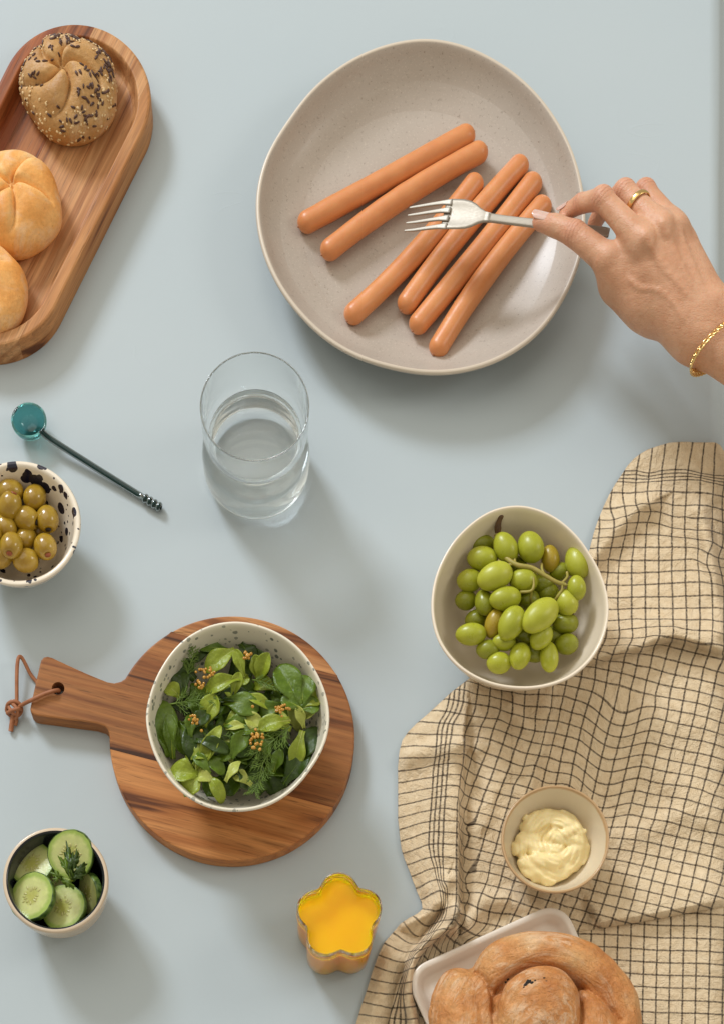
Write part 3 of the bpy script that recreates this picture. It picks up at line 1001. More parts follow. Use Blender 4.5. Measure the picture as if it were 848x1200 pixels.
butter_bowl, bc, bR = bowl_thing('butter_bowl', circ(B_C[0], B_C[1], 63.5), 0.042, 0.0035, out_b, in_b,
                                 m_rimmed('sand_glaze_brown_lip', (0.66, 0.56, 0.40), (0.74, 0.64, 0.48), (0.46, 0.26, 0.10), 0.042),
                                 'small sand-coloured bowl with brown lip holding butter on the towel', 0.0005)

O_C = (21.5, 613)
M_olive_bowl = NT('splashed_glaze')


def build_splash():
    m = M_olive_bowl
    v = m.coord()
    dn = m.n('ShaderNodeTexNoise')
    dn.inputs['Scale'].default_value = 120
    m.l(v, dn.inputs['Vector'])
    vd = m.n('ShaderNodeVectorMath', operation='MULTIPLY_ADD')
    m.l(dn.outputs['Color'], vd.inputs[0])
    vd.inputs[1].default_value = (0.003, 0.003, 0.003)
    m.l(v, vd.inputs[2])
    c = m.mix(m.noise(v, 18, 3), (0.80, 0.70, 0.55), (0.86, 0.77, 0.63))
    tot = None
    for sc, thr, s0, s1 in ((80, 0.42, 0.14, 0.26), (190, 0.45, 0.12, 0.24)):
        vo = m.n('ShaderNodeTexVoronoi')
        vo.inputs['Scale'].default_value = sc
        m.l(vd.outputs[0], vo.inputs['Vector'])
        sp = m.n('ShaderNodeSeparateColor')
        m.l(vo.outputs['Color'], sp.inputs[0])
        size = m.math('MULTIPLY_ADD', sp.outputs[1], s1, s0)
        k = m.math('MULTIPLY', m.math('GREATER_THAN', size, vo.outputs['Distance']), m.math('GREATER_THAN', sp.outputs[0], thr))
        tot = k if tot is None else m.math('MAXIMUM', tot, k)
    cw = at(*O_C, 0.048)
    for (px, py, z, r) in ((35, 547, 0.040, 0.0062), (44, 561, 0.036, 0.0052), (31, 560, 0.036, 0.0036), (74, 572, 0.044, 0.0030), (79, 580, 0.044, 0.0026), (62, 573, 0.04, 0.0024), (75, 596, 0.04, 0.0026), (52, 664, 0.03, 0.0035), (68, 652, 0.036, 0.0025)):
        p = at(px, py, z) - np.array([cw[0], cw[1], 0])
        ds = m.n('ShaderNodeVectorMath', operation='DISTANCE')
        m.l(vd.outputs[0], ds.inputs[0])
        ds.inputs[1].default_value = (p[0] + 0.0015, p[1] + 0.0015, p[2] + 0.0015)
        # compare in plan only: flatten z by giving both the same height is not needed, the wall is thin
        tot = m.math('MAXIMUM', tot, m.math('LESS_THAN', ds.outputs['Value'], r * 1.25))
    c = m.mix(tot, c, (0.010, 0.011, 0.030))
    m.set(color=c, rough=0.2, coat=0.4, coat_r=0.1)
    m.bump(m.noise(v, 30, 3), 0.08, 0.002)


build_splash()
olive_bowl, oc, oR = bowl_thing('olive_bowl', circ(O_C[0], O_C[1], 73.5), 0.048, 0.0004, out_b,
                                [(0.985, 1.01), (0.94, 1.012), (0.90, 0.97), (0.86, 0.86), (0.78, 0.62), (0.66, 0.36), (0.50, 0.18), (0.30, 0.12), (0.02, 0.11)],
                                M_olive_bowl.m, 'cream bowl splashed with navy dots holding green olives', 0.0005)

K_C = (65.5, 1031.5)
cucumber_bowl, kc, kR = bowl_thing('cucumber_bowl', circ(K_C[0], K_C[1], 62), 0.056, 0.0004,
                                   [(0.56, 0.0), (0.62, 0.02), (0.74, 0.14), (0.90, 0.46), (0.98, 0.80), (1.0, 0.97)],
                                   [(0.985, 1.01), (0.930, 1.016), (0.890, 0.985), (0.875, 0.90), (0.845, 0.66), (0.77, 0.40), (0.62, 0.19), (0.36, 0.12), (0.02, 0.11)],
                                   M_beige, 'small beige bowl with dark inside holding cucumber slices', 0.0004, in_mat=M_navy)

# ------------------------------------------------------------------ sausages
M_saus = NT('sausage_skin')
m = M_saus
v_ = m.coord()
m.set(color=m.mix(m.ramp(m.noise(v_, 38, 4), [(0.3, 0.0), (0.7, 1.0)]), (0.62, 0.225, 0.075), (0.72, 0.305, 0.112)), rough=0.36, spec=0.5, sss=0.25, sss_r=(0.008, 0.003, 0.0015), sss_s=0.6)
m.bump(m.noise(v_, 420, 3), 0.10, 0.0005, m.bump(m.noise(v_, 120, 3), 0.22, 0.0010))
M_saus_end = m_simple('sausage_knot', (0.42, 0.17, 0.08), 0.45)
SAUS = [((145, 476), (526, 271), 0.0, 'upper sausage of the pair lying apart on the upper left of the plate'),
        ((200, 543), (557, 311), 0.004, 'lower sausage of the pair lying apart, its left end pointing below the fork tines'),
        ((258, 698), (547, 387), -0.004, 'sausage under the fork tines, leftmost of the four steeply laid ones'),
        ((387, 672), (656, 343), 0.003, 'sausage under the fork head, second of the four steeply laid ones'),
        ((414, 722), (688, 386), -0.001, 'sausage crossing under the fork neck, third of the four steeply laid ones'),
        ((463, 778), (711, 441), 0.004, 'rightmost sausage lying nearest to the thumb')]
for (a, b, bend, lab) in SAUS:
    r = 0.0086
    z = 0.0090 + r
    A = at(290 + a[0] / 2.068, 30 + a[1] / 2.068, z)
    B = at(290 + b[0] / 2.068, 30 + b[1] / 2.068, z)
    B[2] += 0.0015
    d = (B - A) / np.linalg.norm(B - A)
    nrm = np.array([-d[1], d[0], 0])
    path, rad = [], []
    n = 46
    for k in range(n):
        t = k / (n - 1)
        path.append(A + (B - A) * t + nrm * bend * 4 * t * (1 - t) * 0.9)
        rad.append(r * (1 + 0.02 * math.sin(9 * t + bend * 900) - 0.015 * (2 * t - 1) ** 2))
    P, Rr = [], []
    for k in range(9):
        al = PI / 2 * (1 - k / 9)
        P.append(path[0] - d * rad[0] * math.sin(al) * 0.95)
        Rr.append(max(rad[0] * math.cos(al), 0.0006))
    P += path
    Rr += rad
    for k in range(1, 10):
        al = PI / 2 * k / 9
        P.append(path[-1] + d * rad[-1] * math.sin(al) * 0.95)
        Rr.append(max(rad[-1] * math.cos(al), 0.0006))
    V, F = tube(P, Rr, 24)
    V = V + 0.00012 * noise3(V, 260, 8)[:, None]
    t_ = thing('sausage', ((A + B) / 2 * [1, 1, 0]) + [0, 0, 0.009], lab, 'sausage', 'sausages on the plate')
    mk('casing', V, F, M_saus.m, t_)
    for E, s in ((P[0], -1), (P[-1], 1)):
        Ve, Fe = ellipsoid(E + d * s * 0.0001, 0.0011, 0.0009, 0.0010, nu=10, nv=8)
        mk('tied_end', Ve, Fe, M_saus_end, t_)


# ------------------------------------------------------------------ oblong serving board
def clip_half(poly, n, c):
    """keep the part of a polygon with n.p <= c"""
    out = []
    for i in range(len(poly)):
        a, b = poly[i], poly[(i + 1) % len(poly)]
        da, db = a @ n - c, b @ n - c
        if da <= 0:
            out.append(a)
        if (da < 0) != (db < 0) and abs(da - db) > 1e-12:
            out.append(a + (b - a) * da / (da - db))
    return out


W1 = dict(c_dark=(0.075, 0.020, 0.006), c_mid=(0.280, 0.088, 0.026), c_light=(0.430, 0.170, 0.056))
W2 = dict(c_dark=(0.170, 0.062, 0.021), c_mid=(0.430, 0.188, 0.070), c_light=(0.620, 0.330, 0.145))
W3 = dict(c_dark=(0.120, 0.028, 0.009), c_mid=(0.260, 0.066, 0.020), c_light=(0.360, 0.115, 0.037))
W4 = dict(c_dark=(0.12, 0.036, 0.010), c_mid=(0.430, 0.155, 0.042), c_light=(0.580, 0.250, 0.080))
W5 = dict(c_dark=(0.050, 0.016, 0.005), c_mid=(0.235, 0.080, 0.023), c_light=(0.370, 0.150, 0.046))
W6 = dict(c_dark=(0.140, 0.044, 0.013), c_mid=(0.370, 0.140, 0.042), c_light=(0.540, 0.255, 0.095))

TZ = 0.026
C1, C2 = at(88, 116, TZ)[:2], at(-12.5, 317, TZ)[:2]
RT = 89 / PPM * (1 - TZ / CAMZ)
axd = (C2 - C1) / np.linalg.norm(C2 - C1)
axn = np.array([axd[1], -axd[0]])
if axn[0] < 0:
    axn = -axn
Lax = np.linalg.norm(C2 - C1)
t_board = thing('serving_board', (*((C1 + C2) / 2), 0), 'long rounded acacia serving board with raised rim carrying the bread rolls', 'serving board')


def board_height(d):
    """top height as a function of the distance inside the outer edge"""
    x = np.array([0.0, 0.0010, 0.0025, 0.0100, 0.0110, 0.0122, 0.0136, 0.0165, 0.03, 0.07])
    y = np.array([TZ - 0.0025, TZ - 0.0006, TZ, TZ, TZ - 0.0008, TZ - 0.0060, TZ - 0.0125, TZ - 0.0145, TZ - 0.0145, TZ - 0.0145])
    return np.interp(d, x, y)


edges = [-RT, -0.040, -0.012, 0.022, 0.0475, RT]
wood_sets = [W3, W1, W2, W2, W6]
for k in range(5):
    s0, s1 = edges[k] + (0.00006 if k else 0), edges[k + 1] - (0.00006 if k < 4 else 0)
    if k == 0:
        ss = -RT + (s1 + RT) * np.linspace(0, 1, 46) ** 1.6
    elif k == 4:
        ss = RT - (RT - s0) * np.linspace(1, 0, 46) ** 1.6
    else:
        ss = np.linspace(s0, s1, 28)
    half = np.sqrt(np.clip(RT ** 2 - ss ** 2, 0, None))
    nt = 240
    tt = np.linspace(0, 1, nt)
    # crowd samples to both ends
    tt = 0.5 - 0.5 * np.cos(PI * tt)
    S = np.repeat(ss[:, None], nt, 1)
    T = -half[:, None] + (Lax + 2 * half[:, None]) * tt[None]
    tcl = np.clip(T, 0, Lax)
    dist = RT - np.hypot(S, T - tcl)
    Zt = board_height(np.clip(dist, 0, None))
    XY = C1[None, None] + S[..., None] * axn + T[..., None] * axd
    top = np.concatenate([XY, Zt[..., None]], -1)
    inset = 0.0028
    botXY = C1[None, None] + S[..., None] * axn + T[..., None] * axd
    bot = np.concatenate([botXY, np.full(Zt.shape + (1,), 0.0004)], -1)
    n0 = len(ss) * nt
    V = np.concatenate([top.reshape(-1, 3), bot.reshape(-1, 3)])
    f = gridf(len(ss), nt)
    F = f.tolist() + (f[:, ::-1] + n0).tolist()
    for i in range(len(ss) - 1):
        for j in (0, nt - 1):
            a, b = i * nt + j, (i + 1) * nt + j
            F.append([a, a + n0, b + n0, b] if j == 0 else [b, b + n0, a + n0, a])
    for j in range(nt - 1):
        for i in (0, len(ss) - 1):
            a, b = i * nt + j, i * nt + j + 1
            F.append([b, b + n0, a + n0, a] if i == 0 else [a, a + n0, b + n0, b])
    st = mk('stave', V, F, m_wood('acacia_%d' % k, math.atan2(axd[1], axd[0]), seed=k * 3 + 1, band=7, **wood_sets[k]), t_board, base=(*C1, 0))
    st.data.shade_smooth()
    st.modifiers.new('es', 'EDGE_SPLIT').split_angle = math.radians(50)


# ------------------------------------------------------------------ rolls
def kaiser(name, px, py, rpx, h, z0, rot, twist, mat, label, seed, lump=0.0, depth=0.0075, off=(0, 0), squash=1.0):
    zc = z0 + h * 0.45
    c = at(px, py, zc)
    R = rpx / PPM * (1 - zc / CAMZ)
    nr, nt = 96, 220
    rr = np.concatenate([np.linspace(0.004, 1, nr)])
    th = np.arange(nt) * 2 * PI / nt
    Rr, Th = np.meshgrid(rr, th, indexing='ij')
    edge = 1 + 0.028 * np.sin(2 * Th + seed) + 0.018 * np.sin(3 * Th + 2 * seed) + 0.018 * np.cos(5 * (Th - rot - twist))
    ph = Rr * PI / 2 * 1.28                     # goes past the equator
    rad = np.sin(ph) ** 0.86 if False else np.sin(ph)
    hz = np.cos(ph)
    x = R * edge * rad * np.cos(Th) * squash
    y = R * edge * rad * np.sin(Th)
    z = np.where(hz > 0, np.sign(hz) * np.abs(hz) ** 0.72, hz) * h * 0.62
    # the five folded petals
    xo, yo = x - off[0] * R, y - off[1] * R
    rn = np.hypot(xo, yo) / R
    t2 = np.arctan2(yo, xo)
    q = ((t2 - rot - twist * rn) / (2 * PI / 5)) % 1.0
    qd = np.minimum(q, 1 - q) * (2 * PI / 5) * rn          # arc distance to the nearest crease
    fade = sstep(0.0, 0.10, rn) * (1 - sstep(0.72, 1.0, rn))
    crease = -depth * (0.55 * np.exp(-(qd / 0.020) ** 2) + 0.45 * np.exp(-(qd / 0.06) ** 2)) * fade
    step = depth * 0.55 * (q - 0.5) * (1 - np.exp(-(qd / 0.03) ** 2)) * fade * 1.4
    puff = depth * 0.8 * np.sin(PI * q) ** 0.7 * sstep(0, 0.3, rn) * (1 - sstep(0.5, 1.05, rn))
    up = np.clip(hz, 0, 1) ** 0.4
    z = z + (crease + step + puff) * up - depth * 0.7 * np.exp(-(rn / 0.10) ** 2)
    P = np.stack([x, y, z], -1).reshape(-1, 3)
    P += lump * np.stack([noise3(P, 130, seed), noise3(P, 130, seed + 1), noise3(P, 150, seed + 2)], 1)
    P[:, 2] -= P[:, 2].min()
    P = P + [c[0], c[1], z0]
    F = gridf(nr, nt, False, True).tolist()
    F.append(list(range(nt))[::-1])
    F.append([(nr - 1) * nt + k for k in range(nt)])
    t = thing(name, (c[0], c[1], z0), label, 'bread roll', 'bread rolls on the serving board')
    cr = mk('crust', P, F, mat, t)
    a1 = cr.data.attributes.new('crease', 'FLOAT', 'POINT')
    a1.data.foreach_set('value', (np.exp(-(qd / 0.10) ** 2) * fade * np.clip(hz, 0, 1)).ravel().astype(np.float32))
    return t, P.reshape(nr, nt, 3), c, R


_, M_roll = m_crust('golden_crust', [(0.70, 0.265, 0.052), (0.84, 0.395, 0.105), (0.93, 0.58, 0.24)], 22, 0.38)
_, M_roll_d = m_crust('wholemeal_crust', [(0.40, 0.195, 0.060), (0.52, 0.285, 0.100), (0.64, 0.40, 0.165)], 30, 0.30, 0.5)
FLOORB = TZ - 0.0143
seed_roll, SP, scn, sRr = kaiser('seeded_roll', 81, 101, 58.5, 0.040, FLOORB, 0.55, -1.15, M_roll_d, 'brown bread roll sprinkled with dark and pale seeds at the top of the board', 3, 0.0006, 0.0058, (-0.10, 0.12), 0.97)
plain_roll, PP1, _, _ = kaiser('plain_roll', 16, 236, 57.5, 0.038, FLOORB, 0.10, -0.5, M_roll, 'pale golden star-cut roll in the middle of the board', 11, 0.0005, 0.0045, (0.0, 0.12), 1.0)
kaiser('plain_roll', -20, 337, 53.5, 0.036, FLOORB, 0.9, -0.6, M_roll, 'golden roll at the bottom of the board, cut off by the picture edge', 17, 0.0005, 0.0032, (-0.2, 0.1))

# seeds stuck on the brown roll
M_seed_d = m_simple('dark_seed', (0.055, 0.020, 0.012), 0.45, col2=(0.11, 0.045, 0.025), nscale=300)
M_seed_p = m_simple('pale_seed', (0.66, 0.44, 0.20), 0.5, col2=(0.74, 0.55, 0.30), nscale=300)


def seeds(name, n, lx, ly, mat, rmin, rmax, clump, seed):
    r = np.random.default_rng(seed)
    nr, nt, _ = SP.shape
    parts = []
    cl = [(r.uniform(0.3, 0.78), r.uniform(0, 2 * PI)) for _ in range(15)]
    for k in range(n):
        if clump and r.random() < 0.75:
            cr, ca = cl[r.integers(len(cl))]
            a = ca + r.normal(0, 0.26)
            f = cr + r.normal(0, 0.09)
        else:
            f, a = math.sqrt(r.uniform(rmin ** 2, rmax ** 2)), r.uniform(0, 2 * PI)
        i = int(np.clip(f * 0.78, 0.05, 0.86) * (nr - 1))
        j = int((a / (2 * PI)) * nt) % nt
        p = SP[i, j]
        nn = np.cross(SP[i, (j + 2) % nt] - SP[i, j - 2], SP[min(i + 2, nr - 1), j] - SP[i - 2, j])
        nn = nn / (np.linalg.norm(nn) + 1e-12)
        if nn @ (p - np.array([scn[0], scn[1], FLOORB])) < 0:
            nn = -nn
        M = frame(nn)
        w = r.uniform(0, 2 * PI)
        Rz = np.array([[math.cos(w), -math.sin(w), 0], [math.sin(w), math.cos(w), 0], [0, 0, 1]])
        s = r.uniform(0.8, 1.2)
        V, F = ellipsoid((0, 0, 0), lx * s, ly * s, ly * 0.7 * s, nu=8, nv=6)
        V[:, 1] *= 1 - 0.35 * V[:, 0] / (lx * s)
        parts.append((V @ (M @ Rz).T + p + nn * ly * 0.35, F))
    V, F = join(parts)
    mk(name, V, F, mat, seed_roll, kind='stuff')


seeds('dark_seeds', 175, 0.0023, 0.0010, M_seed_d, 0.3, 1.0, True, 5)
seeds('pale_seeds', 270, 0.0013, 0.0009, M_seed_p, 0.45, 1.1, False, 9)

# ------------------------------------------------------------------ round cutting board
bz = BOARD_Z


def cut_outline():
    cx, cyy, R = 272, 865, 143.5
    pts = []
    a0, a1 = math.atan2(862 - cyy, 128.5 - cx), math.atan2(783 - cyy, 155 - cx)
    # clockwise in image space from the upper handle junction round to the lower one
    st, en = a1, a0 - 1e-9
    if en < st:
        en += 2 * PI
    for k in range(141):
        a = st + (en - st) * k / 140
        pts.append((cx + R * math.cos(a), cyy + R * math.sin(a)))
    pts += [(127.6, 858), (126, 854.5), (122.5, 851), (113, 848), (90, 845), (60, 841), (45, 839), (40, 837.5), (36.5, 834.5), (35.5, 830.5), (37, 822), (42, 800), (47, 778), (48.5, 773), (51.5, 769.6), (56, 768.8), (61, 770),
            (80, 779), (100, 788), (118, 795.5), (126, 798.6), (134, 800), (141.5, 798.2), (147, 794.5)]
    return pts


OUT = [at(x, y, bz)[:2] for x, y in cut_outline()]
sl = np.array([0.262, 1.0])          # image-space line: y = y0 + 0.262 (x - x0)
wn = np.array([-0.262, 1.0])         # normal in image space
wn_w = np.array([-0.262, -1.0])
wn_w /= np.linalg.norm(wn_w)         # world normal pointing down the picture
tbl = thing('cutting_board', at(272, 865, 0), 'round wooden cutting board with short handle and leather loop under the salad bowl', 'cutting board')
cuts = []
for (x, y) in ((300, 766.5), (260, 912)):
    cuts.append(float(at(x, y, bz)[:2] @ wn_w))
HOLE = at(68.4, 806.7, bz)[:2]
HR = 7.4 / PPM
angw = math.atan2(-0.262, 1.0)


def slab(poly, ztop, zbot, bev, cutmask, planes=()):
    """bevelled slab from an outline; straight cut edges are not bevelled"""
    P = np.array(poly)
    n = len(P)
    prv, nxt = np.roll(P, 1, 0), np.roll(P, -1, 0)
    e1, e2 = P - prv, nxt - P
    e1 /= np.linalg.norm(e1, axis=1)[:, None] + 1e-12
    e2 /= np.linalg.norm(e2, axis=1)[:, None] + 1e-12
    n1 = np.stack([e1[:, 1], -e1[:, 0]], 1)
    n2 = np.stack([e2[:, 1], -e2[:, 0]], 1)
    area = 0.5 * np.sum(P[:, 0] * nxt[:, 1] - nxt[:, 0] * P[:, 1])
    s = 1 if area > 0 else -1
    nn = (n1 + n2) * s
    nn /= np.linalg.norm(nn, axis=1)[:, None] + 1e-12
    rings = []
    for ins, z in ((bev * 0.6, zbot), (0, zbot + bev * 0.6), (0, ztop - bev), (bev * 0.3, ztop - bev * 0.3), (bev, ztop)):
        q = P - nn * ins * cutmask[:, None]
        for pn, pcst in planes:
            ov = np.clip(q @ pn - pcst + 2e-5, 0, None)
            q = q - ov[:, None] * pn
        rings.append(np.concatenate([q, np.full((n, 1), z)], 1))
    V = np.concatenate(rings)
    F = gridf(len(rings), n, False, True)
    F = (F if s < 0 else F[:, ::-1]).tolist()
    return V, F, n, len(rings), s


for k in range(3):
    poly = [p.copy() for p in OUT]
    if k > 0:
        poly = clip_half(poly, -wn_w, -(cuts[k - 1] + 0.00005))
    if k < 2:
        poly = clip_half(poly, wn_w, cuts[k] - 0.00005)
    # even out
    P = np.array(poly)
    keep = [i for i in range(len(P)) if np.linalg.norm(P[i] - P[i - 1]) > 1e-5]
    P = P[keep]
    cm = np.ones(len(P))
    for c_ in cuts:
        cm[np.abs(P @ wn_w - c_) < 2e-4] = 0.0
    pl_ = ([(-wn_w, -(cuts[k - 1] + 0.00005))] if k > 0 else []) + ([(wn_w, cuts[k] - 0.00005)] if k < 2 else [])
    V, F, n, nr, s = slab(P, bz, 0.0004, 0.0016, cm, pl_)
    if k == 1:
        # leave the hanging hole open: bridge the top and bottom face to a ring
        nh = 24
        th = np.arange(nh) * 2 * PI / nh
        ring = np.stack([HOLE[0] + HR * np.cos(th), HOLE[1] + HR * np.sin(th)], 1)
        import bmesh
        from mathutils.geometry import delaunay_2d_cdt
        for (zz, row, flip) in ((bz, nr - 1, False), (0.0004, 0, True)):
            outer = V[row * n:(row + 1) * n, :2]
            pts2 = [Vector(p.tolist()) for p in outer] + [Vector(p.tolist()) for p in ring]
            edges_ = [(i, (i + 1) % n) for i in range(n)] + [(n + i, n + (i + 1) % nh) for i in range(nh)]
            res = delaunay_2d_cdt(pts2, edges_, [], 0, 1e-9)
            vv, ff = res[0], res[2]
            b0 = len(V)
            V = np.concatenate([V, np.array([[p.x, p.y, zz] for p in vv])])
            for tri in ff:
                cen = sum((np.array(vv[i]) for i in tri), np.zeros(2)) / len(tri)
                if np.linalg.norm(cen - HOLE) < HR * 0.98:
                    continue
                # inside test
                ins = False
                x, y = cen
                for i in range(n):
                    a, b = outer[i], outer[(i + 1) % n]
                    if (a[1] > y) != (b[1] > y) and x < (b[0] - a[0]) * (y - a[1]) / (b[1] - a[1]) + a[0]:
                        ins = not ins
                if ins:
                    F.append([b0 + i for i in (tri[::-1] if flip else tri)])
        b0 = len(V)
        V = np.concatenate([V, np.concatenate([np.concatenate([ring, np.full((nh, 1), z)], 1) for z in (bz, 0.0004)])])
        F += [[b0 + i, b0 + (i + 1) % nh, b0 + nh + (i + 1) % nh, b0 + nh + i] for i in range(nh)]
    else:
        F.append([(nr - 1) * n + i for i in (range(n) if s > 0 else range(n - 1, -1, -1))])
        F.append([i for i in (range(n - 1, -1, -1) if s > 0 else range(n))])
    wd = [W6, W5, W4][k]
    st = mk('stave', V, F, m_wood('acacia_round_%d' % k, angw, seed=k * 5 + 21, band=[9, 10, 7][k], **wd), tbl, base=at(272, 865, 0), smooth=True)
    for p_ in st.data.polygons:
        if abs(p_.normal.z) > 0.999:
            p_.use_smooth = False
    st.modifiers.new('es', 'EDGE_SPLIT').split_angle = math.radians(35)
    st['label'] = ['upper pale brown stave', 'middle stave with the handle', 'lower orange brown stave'][k]

M_leather = m_simple('leather', (0.30, 0.105, 0.040), 0.6, col2=(0.40, 0.16, 0.065), nscale=120, bump=0.3, bscale=500)
cd = at
cord1 = spline([cd(69, 811, 0.012), cd(69, 809, 0.0175), cd(64, 809.5, 0.0215), cd(54, 812.5, 0.0212), cd(44, 817, 0.0212), cd(36, 821, 0.0205), cd(28, 825, 0.014), cd(21, 830, 0.007)], 40)
cord2 = spline([cd(20, 828, 0.006), cd(20, 815, 0.007), cd(20, 795, 0.009), cd(20.5, 780, 0.010), cd(22, 771, 0.010), cd(25, 770, 0.009), cd(29, 776, 0.007), cd(36, 790, 0.0035), cd(44, 800, 0.0022)], 44)
loop = mk('leather_loop', *join([tube(cord1, 0.0016, 8), tube(cord2, 0.0016, 8)]), M_leather, tbl)
loop['label'] = 'thin brown leather cord through the handle hole'
kn = []
for (pts, r) in (([(8, 832, .004), (10, 825, .008), (17, 822, .010), (24, 826, .008), (25, 834, .005), (20, 839, .004), (12, 838, .004), (8, 832, .004)], .0017),
                 ([(9, 836, .006), (14, 833, .011), (20, 831, .012), (25, 831, .009)], .0017),
                 ([(14, 824, .008), (19, 829, .011), (21, 837, .009), (18, 843, .005)], .0016),
                 ([(10, 828, .009), (16, 836, .010), (23, 838, .007)], .0015)):
    kn.append(tube(spline([cd(*p) for p in pts], 30), r, 8))
knot = mk('knot', *join(kn), M_leather, loop)
mk('tail', *join([tube(spline([cd(16, 838, .006), cd(14.5, 846, .004), cd(13, 857, .0024)], 12), 0.0021, 8), tube(spline([cd(19, 838, .006), cd(19.5, 844, .004), cd(18, 850, .0024)], 12), 0.0017, 8)]), M_leather, loop)

# ------------------------------------------------------------------ drinking glass with water
M_glass = m_glass('clear_glass', (0.985, 0.995, 0.99), 1.48)
M_water = m_glass('water', (0.99, 1.0, 1.0), 1.333)


def lathe(c, prof, n=96):
    th = np.arange(n) * 2 * PI / n
    V = np.concatenate([np.stack([c[0] + r * np.cos(th), c[1] + r * np.sin(th), np.full(n, z)], 1) for r, z in prof])
    F = gridf(len(prof), n, False, True)[:, ::-1].tolist()
    F.append(list(range(n))[::-1])
    F.append([(len(prof) - 1) * n + k for k in range(n)])
    return V, F


GH = 0.098
gcx = at(298.5, 476, GH)
go = smooth_prof([(0.010, 0.0012), (0.034, 0.0006), (0.0395, 0.0025), (0.0432, 0.010), (0.0440, 0.020), (0.0441, 0.031), (0.0428, 0.0390), (0.0385, 0.0450), (0.0358, 0.0485), (0.0368, 0.0525), (0.0398, 0.0565), (0.0416, 0.062), (0.0427, 0.075), (0.0428, 0.090), (0.0428, 0.0972)], 60)
gi = smooth_prof([(0.0426, 0.0978), (0.0421, 0.0977), (0.0418, 0.0968), (0.0417, 0.088), (0.0415, 0.074), (0.0402, 0.0630), (0.0384, 0.0575), (0.0354, 0.0530), (0.0344, 0.0487), (0.0370, 0.0448), (0.0412, 0.0388), (0.0426, 0.031), (0.0425, 0.020), (0.0414, 0.0095), (0.037, 0.0058), (0.020, 0.0052), (0.0005, 0.0052)], 66)
V, F = lathe(gcx, go + gi)
glass = mk('drinking_glass', V, F, M_glass, base=(gcx[0], gcx[1], 0.0))
glass.location.z = 0.0003
tag(glass, 'clear waisted drinking glass of water between the plate and the salad', 'glass')
WL = 0.0560
inn = [(r + 0.0002, z) for r, z in gi if z < WL]
wp = [(0.0005, 0.0050)] + [(r, z - 0.0001) for r, z in inn[::-1][1:]]
rl = wp[-1][0]
wp += [(rl + 0.0001, WL), (rl - 0.0008, WL - 0.0006), (rl - 0.0025, WL - 0.0009), (rl * 0.5, WL - 0.0010), (0.0005, WL - 0.0010)]
V, F = lathe(gcx, wp)
wat = mk('water', V, F, M_water, base=(gcx[0], gcx[1], 0.005))
wat.location.z += 0.0003
tag(wat, 'still water half filling the clear drinking glass', 'water')

# ------------------------------------------------------------------ teal glass spoon
M_teal = NT('teal_glass')
M_teal.set(color=(0.11, 0.35, 0.35), rough=0.02, trans=1.0, ior=1.48)
M_teal_d = NT('dark_teal_glass')
M_teal_d.set(color=(0.006, 0.042, 0.040), rough=0.06, trans=0.35, ior=1.48)
tsp = thing('glass_spoon', at(110, 545, 0), 'small teal glass spoon with ribbed handle end lying beside the olives', 'spoon')
sp_c = at(35, 496, 0.012)
rb = 0.0146
prof = []
for k in range(22):
    a = PI - (PI * 0.53) * k / 21
    prof.append((max(rb * math.sin(a), 1e-4), 0.0155 + rb * math.cos(a) * 0.98))
for k in range(22):
    a = PI - (PI * 0.53) * (21 - k) / 21
    prof.append((max((rb - 0.0016) * math.sin(a), 1e-4), 0.0157 + (rb - 0.0016) * math.cos(a) * 0.98))
V, F = lathe(sp_c, prof, 64)
mk('spoon_bowl', V, F, M_teal.m, tsp)
H0, H1 = at(48.5, 505.3, 0.0135), at(168, 583, 0.0042)
pth = spline([H0, H0 + (H1 - H0) * 0.12 + [0, 0, -0.003], H0 + (H1 - H0) * 0.5 + [0, 0, -0.0022], H1], 30)
mk('handle', *tube(pth, [0.0027] * 30, 14), M_teal_d.m, tsp)
d = (H1 - pth[-2]) / np.linalg.norm(H1 - pth[-2])
d[2] = 0
rp, rr_ = [], []
for k in range(61):
    s = k / 60
    rp.append(H1 + d * (0.0175 * s))
    rr_.append(0.0028 + 0.0013 * abs(math.sin(s * PI * 4)) if s < 0.99 else 0.0018)
mk('ribbed_end', *tube(rp, rr_, 16), M_teal_d.m, tsp)

# ------------------------------------------------------------------ juice glass
ZJ = 0.074
jc = at(398, 1073, ZJ)


def flower(c, r, z, n=360, rot=None, amp=1.0):
    th = np.arange(n) * 2 * PI / n
    # five round petals, one pointing up the picture
    k = 5
    ph = (th - PI / 2 - 0.03)
    loc = ((ph + PI / k) % (2 * PI / k)) - PI / k
    dp = 0.58                                 # petal centres
    rp = 0.44
    rad = dp * np.cos(loc) + np.sqrt(np.clip(rp ** 2 - (dp * np.sin(loc)) ** 2, 0.0008, None))
    ker = np.exp(-(np.arange(-22, 23) / 7.5) ** 2)
    ker /= ker.sum()
    rad = np.convolve(np.tile(rad, 3), ker, 'same')[n:2 * n]
    rad = rad.mean() + (rad - rad.mean()) * amp
    return np.stack([c[0] + r * rad * np.cos(th), c[1] + r * rad * np.sin(th), np.full(n, z)], 1)


def flower_body(c, prof, n=360):
    V = np.concatenate([flower(c, r, z, n, amp=a) for r, z, a in prof])
    F = gridf(len(prof), n, False, True)[:, ::-1].tolist()
    F.append(list(range(n))[::-1])
    F.append([(len(prof) - 1) * n + k for k in range(n)])
    return V, F


